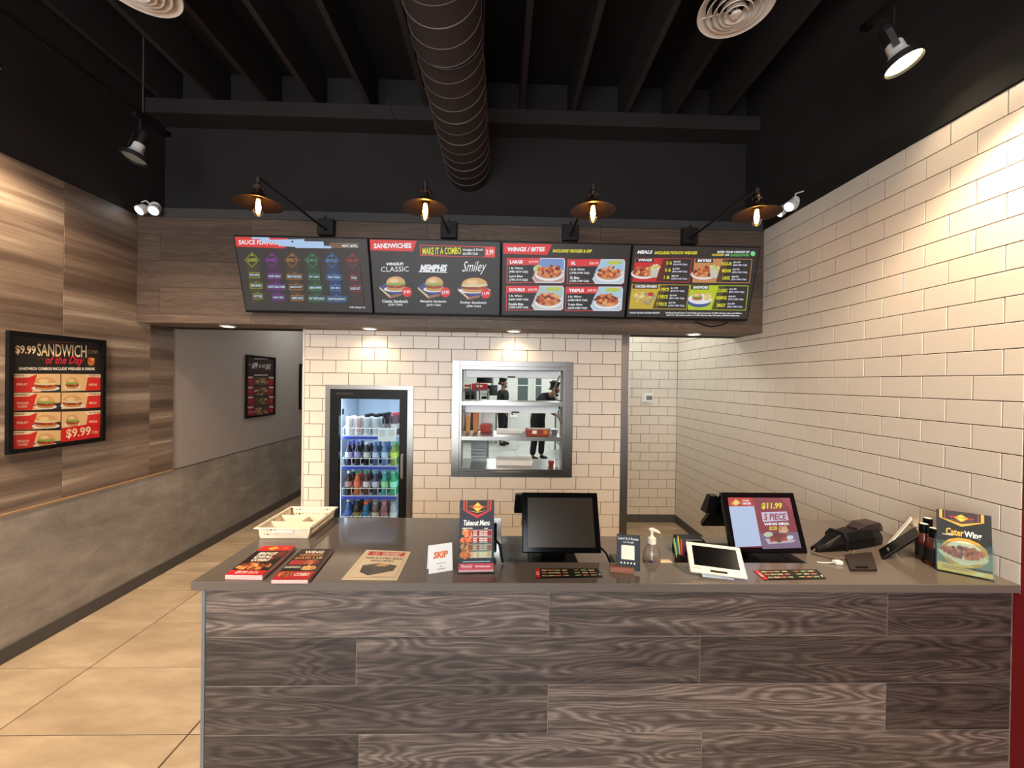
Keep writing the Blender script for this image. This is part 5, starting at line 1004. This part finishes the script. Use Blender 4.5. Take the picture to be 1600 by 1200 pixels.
def fridge():
    x0, x1 = onY(516.5, 615, YB).x, onY(637, 615, YB).x; zt = onY(577, 608.5, YB).z; y0, y1 = YB - .012, YB + .66
    t = thing('drinks_fridge', 'black glass door drinks fridge built into the tiled wall', 'fridge', ((x0 + x1) / 2, YB, 0))
    M_int = mat('fridge_lining', (206, 214, 226), .5)
    b = MB().box(x0 + .004, x0 + .03, YB + .05, y1, .16, zt - .01).box(x1 - .03, x1 - .004, YB + .05, y1, .16, zt - .01).box(x0 + .03, x1 - .03, y1 - .03, y1, .16, zt - .01).box(x0 + .03, x1 - .03, YB + .05, y1 - .03, zt - .04, zt - .01).box(x0 + .03, x1 - .03, YB + .05, y1 - .03, .16, .19)
    b.build('cabinet', M_int, t)
    MB().box(x0 + .004, x1 - .004, YB + .0, y1, .0, .158).build('plinth', M_black, t)
    gx0, gx1, gz1, gz0 = onY(529, 700, YB - .01).x, onY(623.5, 700, YB - .01).x, onY(577, 623.5, YB - .01).z, .26
    d = MB().box(x0 + .002, gx0, y0, YB + .045, .162, zt - .002).box(gx1, x1 - .002, y0, YB + .045, .162, zt - .002).box(gx0, gx1, y0, YB + .045, gz1, zt - .002).box(gx0, gx1, y0, YB + .045, .162, gz0)
    dr = d.build('door', M_black, t); 
    MB().box(gx0, gx1, YB + .0, YB + .006, gz0, gz1).build('glass_pane', glassy('fridge_glass', (240, 248, 252), 0, .02, .97, 0, .25), dr)
    hx = onY(628.5, 730, y0).x; hz0, hz1 = onY(628, 746, y0).z, onY(628, 712, y0).z
    MB().hexa([(hx - .012, y0 - .022, hz0), (hx + .012, y0 - .022, hz0), (hx + .012, y0, hz0 - .02), (hx - .012, y0, hz0 - .02)], [(hx - .012, y0 - .022, hz1), (hx + .012, y0 - .022, hz1), (hx + .012, y0, hz1 + .02), (hx - .012, y0, hz1 + .02)]).build('handle', mat('grey_plastic', (110, 106, 100), .5), dr, bevel=.003)
    MB().box(x0 + .05, x0 + .2, y0 - .002, y0, zt - .05, zt - .03).build('maker_plate', M_blackm, dr)
    # light strip inside the left and right of the door opening
    for xs in (gx0 - .012, gx1 + .004): MB().box(xs, xs + .008, YB + .05, YB + .06, gz0, gz1).build('light_strip', emit('fridge_led', (.80, .90, 1), 7), t)
    light('fridge_lamp', 'AREA', ((x0 + x1) / 2, YB + .10, gz1 + .03), FRIDGE_W, (.80, .90, 1.0), t, aim=((x0 + x1) / 2, YB + .28, 0), shape='RECTANGLE', size=.4, size_y=.06)
    light('fridge_lamp', 'AREA', (gx0 - .004, YB + .085, 1.25), FRIDGE_W * .8, (.80, .90, 1.0), t, aim=((x0 + x1) / 2, YB + .2, 1.2), shape='RECTANGLE', size=.05, size_y=.9)
    yf = YB + .085; yb_ = y1 - .04; XI0, XI1 = x0 + .032, x1 - .032
    cx = [onY(545 + 14.1 * i, 700, yf + .03).x for i in range(6)]; XI0, XI1 = cx[0] - .045, cx[5] + .04
    M_blue = mat('shelf_blue', (50, 62, 170), .4)
    zs = [onY(575, y, yf).z for y in (680.5, 727.5, 774, 818)]
    for k, z in enumerate(zs):
        sh = MB()
        for i in range(13): x = XI0 + .004 + (XI1 - XI0 - .008) * i / 12; sh.tube([(x, yf, z - .004), (x, yb_, z - .004)], .0022, 5, cap=False)
        sh.tube([(XI0, yf, z - .006), (XI1, yf, z - .006)], .003, 5).tube([(XI0, yb_, z - .006), (XI1, yb_, z - .006)], .003, 5)
        s_ = sh.build('wire_shelf', M_white, t)
        f = MB().tube([(XI0 + .004, yf - .012, z + .066), (XI1 - .004, yf - .012, z + .066)], .003, 6)
        for i in range(7): x = XI0 + .01 + (XI1 - XI0 - .02) * i / 6; f.tube([(x, yf + .04, z + .085), (x, yf - .012, z + .066), (x, yf - .012, z - .004), (x, yf + .03, z - .006)], .0025, 5)
        f.build('wire_front', M_white, s_)
        MB().box(XI0 + .004, XI1 - .004, yf - .004, yf - .001, z - .034, z - .008).build('blue_shelf_rail', M_blue, s_)
    WHT, BLK = (232, 232, 230), (24, 22, 22)
    R1 = [('can', (222, 222, 218), (200, 200, 200), (206, 200, 196), 'slim white can'), ('can', (206, 190, 186), (200, 200, 200), (190, 160, 156), 'slim pinkish white can'), ('carton', (216, 216, 212), BLK, (180, 184, 186), 'white bottle with black cap'), ('carton', (222, 222, 220), BLK, (190, 192, 192), 'white bottle with black lid'), ('wide', (40, 28, 30), BLK, (150, 140, 140), 'dark bottle with black cap'), ('wide', (70, 24, 28), (190, 30, 50), (206, 190, 186), 'dark bottle with red cap')]
    R2 = [('b', (40, 26, 50), (80, 60, 170), (190, 186, 220), 'dark bottle with violet cap'), ('b', (36, 26, 46), (80, 60, 170), (150, 140, 190), 'dark bottle with violet lid'), ('b', (30, 24, 24), WHT, (206, 200, 196), 'dark cola bottle with white cap'), ('b', (60, 80, 120), (70, 110, 180), (190, 200, 226), 'blue labelled cola bottle'), ('b', (90, 120, 160), (90, 130, 190), (190, 214, 240), 'pale blue bottle'), ('b', (120, 150, 60), (90, 206, 140), (206, 226, 90), 'lime yellow bottle with green cap')]
    R3 = [('b', (44, 26, 22), WHT, (196, 150, 136), 'brown bottle with white cap'), ('b', (196, 90, 50), (50, 150, 80), (226, 110, 90), 'orange bottle with green cap'), ('b', (80, 40, 40), (50, 150, 80), (216, 206, 206), 'dark red bottle with green cap'), ('b', (60, 54, 80), (110, 170, 206), (200, 196, 220), 'plum coloured bottle with blue cap'), ('b', (60, 150, 140), (110, 200, 206), (160, 220, 150), 'teal green bottle'), ('b', (50, 170, 110), (110, 220, 200), (150, 236, 206), 'bright green bottle')]
    R4 = [('b', (60, 90, 150), WHT, (80, 110, 190), 'blue water bottle with white cap'), ('wide', (60, 44, 30), (50, 40, 36), (130, 120, 60), 'brown iced tea bottle'), ('wide', (30, 100, 140), (226, 90, 60), (40, 110, 160), 'blue sports drink with orange cap'), ('wide', (110, 90, 80), (150, 150, 150), (190, 180, 150), 'tan coffee drink bottle'), ('wide', (150, 100, 110), (190, 130, 140), (170, 110, 120), 'pink drink bottle'), ('wide', (170, 176, 180), (160, 166, 170), (200, 206, 206), 'white milky drink bottle')]
    nm = ['on the top fridge shelf', 'on the second fridge shelf', 'on the third fridge shelf', 'on the lowest visible fridge shelf']
    for k, (z, row) in enumerate(zip(zs, (R1, R2, R3, R4))):
        kk = [1.06, .98, 1.0, .98][k]
        for i, (kind, col, cap, lab, wd) in enumerate(row):
            drink(cx[i], yf + .035, z, kind, col, cap, lab, '%s at the front %s' % (wd, nm[k]), kk)
            drink(cx[i] + (.012 if i < 5 else .004), yf + .115, z, kind, col, cap, lab, 'second %s behind its twin %s' % (wd, nm[k]), kk)
    # price cards hung on the top shelf
    a = (XI0 + XI1) / 2 + .075; t2 = thing('price_card', 'white printed card hung on the top fridge shelf front', 'card', (a + .1, yf - .018, zs[0] - .05))
    MB().box(a, XI1 - .005, yf - .0185, yf - .017, zs[0] - .048, zs[0] + .064).build('card', M_paper, t2)
    P = Print([Vector((a, yf - .019, zs[0] + .064)), Vector((XI1 - .005, yf - .019, zs[0] + .064)), Vector((XI1 - .005, yf - .019, zs[0] - .048)), Vector((a, yf - .019, zs[0] - .048))], None, lift=.0002)
    for i in range(5):
        for j in range(2): P.rect(.08 + .48 * j, .1 + .11 * i, .4 + .48 * j, .14 + .11 * i, (150, 150, 150))
    P.build(t2)
    MB().box(gx0 + .02, gx0 + .035, YB + .007, YB + .009, gz1 - .14, gz1 - .09).build('thermometer', M_black, t)
fridge()
fs = thing('fridge_surround', 'stainless steel trim framing the drinks fridge opening', 'trim', ((FRL + FRR) / 2, YB, 0))
x0f, x1f = onY(516.5, 615, YB).x, onY(637, 615, YB).x; ztf = onY(577, 608.5, YB).z
for nm_, b_ in (('top_trim', (FRL, FRR, YB - .008, YB - .0005, ztf, FRT)), ('side_trim', (FRL, x0f, YB - .007, YB - .0005, 0, ztf)), ('side_trim', (x1f, FRR, YB - .007, YB - .0005, 0, ztf))): MB().box(*b_).build(nm_, M_ss, fs, bevel=.001)
# ================================================================== PASS-THROUGH
def smooth_path(P, n=6):
    P = [Vector(p) for p in P]; out = []
    for i in range(len(P) - 1):
        a, b, c, d = P[max(i - 1, 0)], P[i], P[i + 1], P[min(i + 2, len(P) - 1)]
        for k in range(n):
            t = k / n; out.append(.5 * ((2 * b) + (c - a) * t + (2 * a - 5 * b + 4 * c - d) * t * t + (3 * b - a - 3 * c + d) * t ** 3))
    return out + [P[-1]]
def passthrough():
    ix0, ix1 = onY(721, 650, YB).x, onY(879, 650, YB).x; iz1, iz0 = onY(800, 578, YB).z, onY(800, 733, YB).z; yk = YB + .50
    t = thing('pass_shelf_unit', 'stainless steel pass-through unit with two shelves to the kitchen', 'pass-through', ((PWL + PWR) / 2, YB, PWB))
    f = YB - .014
    MB().box(PWL, ix0 - .018, f, YB - .0005, PWB, PWT).build('outer_frame', M_ss, t, bevel=.002); MB().box(ix1 + .018, PWR, f, YB - .0005, PWB, PWT).build('outer_frame', M_ss, t, bevel=.002)
    MB().box(ix0 - .018, ix1 + .018, f, YB - .0005, iz1 + .03, PWT).build('outer_frame', M_ss, t, bevel=.002); MB().box(ix0 - .018, ix1 + .018, f, YB - .0005, PWB, iz0 - .02).build('outer_frame', M_ss, t, bevel=.002)
    MB().box(ix0 - .018, ix0, YB - .004, YB + .17, iz0, iz1).build('inner_jamb', M_ss, t); MB().box(ix1, ix1 + .018, YB - .004, YB + .17, iz0, iz1).build('inner_jamb', M_ss, t)
    MB().box(ix0 - .018, ix1 + .018, YB - .004, yk, iz1, iz1 + .03).build('head', M_ss, t); MB().box(ix0 - .018, ix1 + .018, YB - .010, yk, iz0 - .02, iz0).build('sill', M_ss, t, bevel=.002)
    z1, z2 = onY(800, 628, YB + .01).z, onY(800, 682.5, YB + .01).z
    for z, y in ((z1, YB + .35), (z2, YB + .45)):
        MB().box(ix0 + .001, ix1 - .001, YB + .005, y, z - .004, z).box(ix0 + .001, ix1 - .001, YB + .005, YB + .012, z - .034, z - .004).build('shelf', M_ss, t)
    MW_ = mat('white_enamel', (236, 240, 240), .35)
    for zz, px_ in ((iz1, 799), (z1 - .036, 806)):
        l = MB().box(ix0 + .02, ix1 - .02, YB + .10, YB + .24, zz - .070, zz - .002).build('heat_lamp_housing', MW_, t, bevel=.004)
        xh = onY(px_, 590, YB + .1).x; MB().box(xh - .035, xh + .035, YB + .088, YB + .099, zz - .068, zz - .056).build('lamp_handle', M_black, l)
    return t, ix0, ix1, iz0, z1, z2
pt, PX0, PX1, PZ0, PZ1, PZ2 = passthrough()
def at_pass(x, y, Y): return onY(x, y, Y)
# things on the pass shelves
def carton(name, label, x0p, x1p, Y, z, h, d, m1, m2, cat='box'):
    a, b = onY(x0p, 650, Y).x, onY(x1p, 650, Y).x; t = thing(name, label, cat, ((a + b) / 2, Y, z))
    MB().hexa([(a + .008, Y + .005, z + .0005), (b - .008, Y + .005, z + .0005), (b - .008, Y + d - .005, z + .0005), (a + .008, Y + d - .005, z + .0005)], [(a, Y, z + h), (b, Y, z + h), (b, Y + d, z + h), (a, Y + d, z + h)]).build('tray', m1, t)
    return t, a, b
tr, a, b = carton('food_tray', 'red and brown paper food tray on the middle pass shelf', 822, 860, YB + .08, PZ2, .06, .12, mat('kraft_red', (150, 62, 34), .6), None)
MB().box(a + .06, a + .10, YB + .078, YB + .08, PZ2 + .02, PZ2 + .05).build('label', M_paper, tr); MB().box(b - .06, b - .025, YB + .078, YB + .08, PZ2 + .02, PZ2 + .05).build('label', mat('orange_paper', (206, 130, 70), .6), tr); MB().box(a + .02, b - .01, YB + .09, YB + .19, PZ2 + .061, PZ2 + .064).build('liner', M_paper, tr)
t2, a, b = carton('paper_stack', 'stack of white paper liners on the middle pass shelf', 776, 818, YB + .25, PZ2, .03, .16, M_paper, None, 'paper')
t2, a, b = carton('paper_stack', 'wide stack of white tray papers on the pass sill', 776, 834, YB + .15, PZ0, .05, .2, M_paper, None, 'paper')
t2, a, b = carton('spice_cup', 'small red sauce cup on the pass sill', 858, 867, YB + .12, PZ0, .05, .05, mat('dark_red_cup', (140, 40, 30), .4), None, 'cup')
t2, a, b = carton('order_ticket_box', 'small white box on the right of the pass sill', 869, 875, YB + .10, PZ0, .07, .05, M_paper, None)
t2, a, b = carton('steel_pan', 'small steel pan on the right of the middle pass shelf', 861.5, 872, YB + .16, PZ2, .05, .14, M_ss, None, 'pan')
t2, a, b = carton('sauce_tub', 'orange sauce tub on the left of the middle pass shelf', 727, 735, YB + .18, PZ2, .16, .08, mat('orange_tub', (226, 150, 40), .4), None, 'tub'); MB().box(a, b, YB + .18, YB + .26, PZ2 + .161, PZ2 + .21).build('lid', mat('pale_pink', (226, 190, 170), .5), t2)
t2, a, b = carton('sauce_carton', 'tall orange carton beside the orange sauce tub', 738.5, 748, YB + .26, PZ2, .20, .09, mat('orange_card', (214, 128, 50), .5), None)
t2, a, b = carton('red_box', 'low red carton under the white box on the pass', 750, 767, YB + .30, PZ2, .075, .12, mat('brick_red', (170, 50, 30), .5), None)
t2, a, b = carton('container_stack', 'stack of clear takeaway containers on the left of the pass sill', 736, 762, YB + .25, PZ0, .22, .14, glassy('clear_tub', (226, 230, 232), .1, .1, .9, .35, .3), None, 'containers')
for k in range(6): MB().box(a + .004, b - .004, YB + .252, YB + .388, PZ0 + .03 + .034 * k, PZ0 + .034 + .034 * k).build('rim', mat('clear_rim', (206, 212, 214), .3), t2)
t2, a, b = carton('white_box', 'open white carton behind the pass shelves', 752, 772, YB + .44, PZ2, .21, .05, M_paper, None)
for k, (x, y0_, y1_) in enumerate(((735, 600, 628), (744, 598, 628), (749, 598, 628))):
    p = onY(x, 610, YB + .3); t2 = thing('steel_rod', 'upright steel ticket rod number %s beside the pass' % ['one', 'two', 'three'][k], 'rod', (p.x, YB + .3, PZ1)); t2['label'] = ['upright steel rod nearest the left jamb of the pass', 'upright steel rod between two other rods on the pass', 'upright steel rod next to the red kitchen boxes'][k]
    MB().tube([(p.x, YB + .3, PZ1), (p.x, YB + .3, onY(x, y0_, YB + .3).z)], .006, 8).build('rod', M_ss, t2); MB().lathe([(.02, 0), (.02, .004)], (p.x, YB + .3, PZ1), n=14).build('foot', M_ss, t2)
for k, pts in enumerate(([(875, 587, .08), (870, 598, .08), (866, 610, .07), (868, 622, .06), (874, 626, .05), (879, 625, .05)], [(873, 641, .08), (873, 652, .07), (876, 660, .06), (879, 664, .05)])):
    P_ = smooth_path([onY(x, y, YB + d) for x, y, d in pts]); t2 = setp(MB().tube(P_, .0075, 8).build('lamp_cable', mat('grey_cable', (120, 116, 108), .5), None, smooth=True), ['grey armoured cable looping beside the upper heat lamp', 'grey armoured cable beside the lower heat lamp'][k], 'cable')
# ================================================================== KITCHEN THINGS
def table(label, x0, x1, y0, y1, h, under=True):
    t = thing('steel_table', label, 'table', ((x0 + x1) / 2, (y0 + y1) / 2, 0)); MB().box(x0, x1, y0, y1, h - .04, h).build('table_top', M_ss, t, bevel=.003)
    for x in (x0 + .04, x1 - .04):
        for y in (y0 + .04, y1 - .04): MB().tube([(x, y, 0), (x, y, h - .04)], .02, 8).build('leg', M_ss, t, smooth=True)
    if under: MB().box(x0 + .02, x1 - .02, y0 + .02, y1 - .02, .22, .24).build('under_shelf', M_ssd, t)
    return t
table('steel prep table along the left of the kitchen', -1.5, -.75, 4.9, 6.6, .9)
table('steel prep table along the right of the kitchen', 1.35, 2.2, 7.4, 10.4, .9)
table('steel work table at the back of the kitchen', -1.4, -.1, 11.2, 11.9, .9)
def kbox(name, label, px0, px1, py0, py1, Y, d, m, cat, extra=None, base=None):
    A, B = onY(px0, py0, Y), onY(px1, py1, Y); z0 = base if base is not None else B.z; t = thing(name, label, cat, ((A.x + B.x) / 2, Y, z0))
    MB().box(A.x, B.x, Y, Y + d, z0, A.z).build('body', m, t, bevel=.006)
    if extra: extra(t, A.x, B.x, A.z, z0, Y)
    return t
def scr(t, a, b, z1, z0, Y):
    MB().box(a + .01, b - .01, Y - .003, Y - .0005, z0 + .02, z1 - .02).build('screen', M_gloss, t); MB().tube([((a + b) / 2, Y + .03, z1), ((a + b) / 2, Y + .03, KZ)], .02, 8).build('ceiling_pole', M_ssd, t)
kbox('kitchen_monitor', 'wide black order monitor hung from the kitchen ceiling', 745, 768, 588, 598.5, 7.4, .06, M_black, 'monitor', scr)
kbox('kitchen_monitor', 'black order monitor hung near the standing cook', 761, 777, 602, 618, 8.2, .06, M_black, 'monitor', scr)
ZK = onY(745, 608.5, 7.0).z; xk0, xk1 = onY(719, 600, 7.0).x, onY(764, 600, 7.0).x
rk = thing('steel_rack', 'steel shelf rack standing left of the kitchen monitors', 'rack', ((xk0 + xk1) / 2, 7.15, 0))
for z in (.25, .9, ZK): MB().box(xk0, xk1, 6.9, 7.4, z - .03, z).build('rack_shelf', M_ss, rk)
for x in (xk0 + .015, xk1 - .015):
    for y in (6.915, 7.385): MB().tube([(x, y, 0), (x, y, ZK + .02)], .013, 8).build('post', M_ss, rk)
kbox('red_box', 'small dark red carton on the kitchen rack', 725.5, 733.5, 601, 607, 6.95, .2, mat('brick_red', (170, 50, 30), .5), 'box', lambda t, a, b, z1, z0, Y: MB().box(a, b, Y - .002, Y - .0005, z0 + .02, z0 + .04).build('label', M_paper, t), ZK + .0005)
kbox('red_box', 'wide bright red carton on the kitchen rack', 737, 761, 599, 608, 6.95, .2, mat('bright_red', (196, 40, 40), .5), 'box', lambda t, a, b, z1, z0, Y: MB().box(a + .08, b - .08, Y - .002, Y - .0005, z1 - .06, z1 - .03).build('label', M_paper, t), ZK + .0005)
kbox('grey_appliance', 'dark grey appliance on the kitchen rack under the red cartons', 726, 742, 611, 626, 6.95, .3, mat('dark_grey_metal', (92, 92, 92), .4, metal=.5), 'appliance', lambda t, a, b, z1, z0, Y: MB().box(a + .02, b - .02, Y - .004, Y - .0005, z1 - .2, z1 - .06).build('front_panel', M_black, t), .9005)
kbox('white_printer', 'white label printer on the kitchen rack', 750, 763, 614, 627, 6.95, .25, M_white, 'printer', lambda t, a, b, z1, z0, Y: MB().box(a + .03, b - .03, Y - .004, Y - .0005, z1 - .1, z1 - .06).build('paper_slot', M_black, t), .9005)
kbox('white_bin', 'white plastic bucket on the kitchen floor', 798, 808, 650, 664, 10.2, .2, M_white, 'bucket', lambda t, a, b, z1, z0, Y: MB().box(a - .01, b + .01, Y - .01, Y + .21, z1 - .05, z1 - .02).build('rim', M_white, t), 0.0)
# white doors and glazed panels in the back wall
for k, (a, b) in enumerate(((794, 828), (834, 870))):
    A, B = onY(a, 580, KY1), onY(b, 580, KY1); d = thing('door_%d' % (k + 1), ['white kitchen door with a grey glazed panel', 'white kitchen door behind the bending cook'][k], None, ((A.x + B.x) / 2, KY1, 0), kind='structure')
    MB().box(A.x, B.x, KY1 - .05, KY1 - .001, 0, 2.3).build('door_leaf', M_white, d, bevel=.004)
    gx0, gx1 = (onY(809, 600, KY1 - .05).x, onY(825, 600, KY1 - .05).x) if k == 0 else (onY(837, 600, KY1 - .05).x, onY(846, 600, KY1 - .05).x)
    MB().box(gx0, gx1, KY1 - .056, KY1 - .05, 1.05, 2.2).build('glass_panel', mat('grey_glass', (96, 108, 106), .15), d); MB().box(gx0, gx1, KY1 - .062, KY1 - .056, 1.6, 1.63).build('glazing_bar', M_white, d)
# ================================================================== TWO COOKS
def skin(name, V, E, parent, m, levels=2):
    me = bpy.data.meshes.new(name); me.from_pydata([v[:3] for v in V], E, []); o = bpy.data.objects.new(name, me); COL.objects.link(o)
    mo = o.modifiers.new('s', 'SKIN'); mo.use_smooth_shade = True
    sv = me.skin_vertices[0].data if me.skin_vertices else None
    if sv is None:
        bm = bmesh.new(); bm.from_mesh(me); bm.verts.layers.skin.verify(); bm.to_mesh(me); bm.free(); sv = me.skin_vertices[0].data
    for d, v in zip(sv, V): d.radius = (v[3], v[4] if len(v) > 4 else v[3])
    sv[0].use_root = True
    o.modifiers.new('d', 'SUBSURF').levels = levels
    dg = bpy.context.evaluated_depsgraph_get(); ev = o.evaluated_get(dg); m2 = bpy.data.meshes.new_from_object(ev); bpy.data.objects.remove(o)
    m2.materials.clear(); m2.materials.append(m); m2.shade_smooth(); r = bpy.data.objects.new(name, m2); COL.objects.link(r); r.parent = parent; return r
def chainE(*cs):
    E = []
    for c in cs: E += [(c[i], c[i + 1]) for i in range(len(c) - 1)]
    return E
M_skin = mat('brown_skin', (150, 104, 80), .5); M_hair = mat('black_hair', (16, 14, 13), .7, bump=.4, bscale=60); M_cloth = mat('black_uniform', (20, 20, 23), .8, bump=.2, bscale=40); M_shoe = mat('black_shoe', (14, 14, 14), .4)
def cook(label, loc, rz, J):
    """J: joints in the cook's own frame (x right, -y the way he faces); one continuous body, clothes over it"""
    t = thing('person', label, 'person', loc); t.rotation_euler.z = rz
    V = []; idx = {}
    def v(n, p, r, r2=None): idx[n] = len(V); V.append(tuple(p) + ((r, r2) if r2 else (r,)))
    v('pel', J['pel'], .125, .10); v('belly', J['belly'], .12, .095); v('chest', J['chest'], .145, .10); v('neckb', J['neckb'], .07); v('neck', J['neck'], .05); v('skull0', J['chin'], .062, .07); v('skull1', J['head'], .078, .095); v('skull2', J['crown'], .055, .07)
    E = chainE([0, 1, 2, 3, 4, 5, 6, 7])
    for s_ in 'LR':
        for n_, r in (('sh', .062), ('el', .042), ('wr', .028)): v(n_ + s_, J[n_ + s_], r)
        hd = Vector(J['wr' + s_]) + (Vector(J['wr' + s_]) - Vector(J['el' + s_])).normalized() * .07; v('palm' + s_, hd, .026, .016)
        E += chainE([2, idx['sh' + s_], idx['el' + s_], idx['wr' + s_], idx['palm' + s_]])
        dr = (Vector(J['wr' + s_]) - Vector(J['el' + s_])).normalized(); sd = dr.cross(Vector((0, 0, 1))).normalized(); dn = Vector((0, 0, -1))
        for k, (o_, L) in enumerate(((-.024, .065), (-.008, .078), (.009, .074), (.024, .058))):
            a = hd + sd * o_ + dr * .03; v('f%d%s' % (k, s_), a, .0085); v('g%d%s' % (k, s_), a + dr * L * .6 + dn * .008, .008); v('h%d%s' % (k, s_), a + dr * L * .9 + dn * .028, .007)
            E += chainE([idx['palm' + s_], idx['f%d%s' % (k, s_)], idx['g%d%s' % (k, s_)], idx['h%d%s' % (k, s_)]])
        th = hd - dr * .03 - sd * .034; v('t' + s_, th, .010); v('u' + s_, th - sd * .015 + dr * .04 + dn * .01, .008); E += chainE([idx['palm' + s_], idx['t' + s_], idx['u' + s_]])
        for n_, r in (('hip', .085), ('kn', .055), ('an', .034)): v(n_ + s_, J[n_ + s_], r)
        toe = Vector(J['an' + s_]) + Vector((0, -.11, -.05)); v('toe' + s_, toe, .022, .018)
        E += chainE([0, idx['hip' + s_], idx['kn' + s_], idx['an' + s_], idx['toe' + s_]])
    body = skin('body', V, E, t, M_skin)
    g = lambda n_, k: tuple(J[n_]) + (k,)
    def cloth(name, ns, es, m):
        VV = [tuple(J[n_]) + ((r,) if not isinstance(r, tuple) else r) for n_, r in ns]; return skin(name, VV, es, t, m)
    cloth('shirt', [('pel', .155), ('belly', .150), ('chest', .165), ('neckb', .08), ('shL', .08), ('elL', .058), ('wrL', .04), ('shR', .08), ('elR', .058), ('wrR', .04)], [(0, 1), (1, 2), (2, 3), (2, 4), (4, 5), (5, 6), (2, 7), (7, 8), (8, 9)], M_cloth)
    cloth('trousers', [('pel', .160), ('hipL', .115), ('knL', .08), ('anL', .068), ('hipR', .115), ('knR', .08), ('anR', .068), ('belly', .148)], [(0, 1), (1, 2), (2, 3), (0, 4), (4, 5), (5, 6), (0, 7)], M_cloth)
    for s_ in 'LR':
        a = Vector(J['an' + s_]); skin('shoe', [tuple(a + Vector((0, .03, -.04))) + (.055, .05), tuple(a + Vector((0, -.06, -.045))) + (.055, .045), tuple(a + Vector((0, -.17, -.058))) + (.048, .034)], [(0, 1), (1, 2)], t, M_shoe)
    h, c, ch = Vector(J['head']), Vector(J['crown']), Vector(J['chin']); up = (c - ch).normalized(); fw = Vector(J['face']).normalized(); sd = up.cross(fw).normalized()
    skin('hair', [tuple(h + up * .035 - fw * .03) + (.088, .098), tuple(c + up * .012 - fw * .012) + (.078, .085), tuple(c + up * .008 + fw * .03) + (.06, .055), tuple(h - up * .02 - fw * .045) + (.07, .062)], [(0, 1), (1, 2), (0, 3)], t, M_hair)
    mb = MB().lathe([(.016, 0), (.012, .02), (.004, .03)], h - up * .025 + fw * .085, fw, 10); mb.build('nose', M_skin, body, smooth=True, world=False)
    for s_ in (-1, 1):
        MB().lathe([(.0005, .006), (.009, .003), (.011, 0)], h + fw * .085 + sd * s_ * .032 + up * .002, fw, 10).build('eye', mat('dark_eye', (30, 22, 20), .2), body, smooth=True, world=False)
        MB().lathe([(.03, 0), (.028, .01), (.012, .016)], h + sd * s_ * .078 - up * .01, sd * s_, 12).build('ear', M_skin, body, smooth=True, world=False)
        MB().box(-.018, .018, -.004, .004, -.004, .004).xf(Matrix.Translation(h + fw * .088 + sd * s_ * .032 + up * .022) @ Matrix((sd, fw, up)).transposed().to_4x4()).build('eyebrow', M_hair, body, world=False)
    MB().box(-.024, .024, -.004, .004, -.005, .005).xf(Matrix.Translation(ch + fw * .088 + up * .012) @ Matrix((sd, fw, up)).transposed().to_4x4()).build('mouth', mat('lips', (120, 66, 60), .5), body, world=False)
    skin('beard', [tuple(ch - up * .02 + fw * .05 + sd * -.03) + (.034, .03), tuple(ch - up * .03 + fw * .06) + (.034, .03), tuple(ch - up * .02 + fw * .05 + sd * .03) + (.034, .03)], [(0, 1), (1, 2)], t, M_hair)
    return t
stand = dict(pel=(0, 0, .96), belly=(0, -.01, 1.12), chest=(0, 0, 1.34), neckb=(0, .01, 1.49), neck=(0, 0, 1.55), chin=(0, -.02, 1.61), head=(0, -.01, 1.69), crown=(0, .0, 1.76), face=(0, -1, -.05),
             shL=(-.19, 0, 1.43), elL=(-.24, .03, 1.15), wrL=(-.21, -.12, .95), shR=(.19, 0, 1.43), elR=(.24, .03, 1.15), wrR=(.21, -.12, .95), hipL=(-.10, 0, .88), knL=(-.11, -.01, .48), anL=(-.11, .02, .09), hipR=(.10, 0, .88), knR=(.11, -.02, .48), anR=(.11, .02, .09))
lean = dict(pel=(0, 0, 1.0), belly=(0, -.05, 1.15), chest=(0, -.20, 1.34), neckb=(0, -.34, 1.44), neck=(0, -.39, 1.48), chin=(0, -.47, 1.50), head=(0, -.48, 1.58), crown=(0, -.47, 1.665), face=(0, -.8, -.6),
            shL=(-.19, -.25, 1.41), elL=(-.26, -.42, 1.18), wrL=(-.20, -.62, 1.04), shR=(.19, -.25, 1.41), elR=(.26, -.42, 1.18), wrR=(.20, -.62, 1.04), hipL=(-.10, 0, .90), knL=(-.12, -.02, .49), anL=(-.12, .04, .09), hipR=(.10, 0, .90), knR=(.12, -.04, .49), anR=(.12, -.02, .09))
p = onY(786, 620, 11.0); cook('man in black uniform standing upright in the kitchen', (p.x, 11.0, 0), math.radians(66), stand)
p = onY(839, 713, 9.0); cook('man in black uniform bending over a steel table', (p.x, 9.0, 0), math.radians(48), lean)
# ------------------------------------------------------------------ tidy helper properties
for o in bpy.data.objects:
    if '_o' in o: del o['_o']
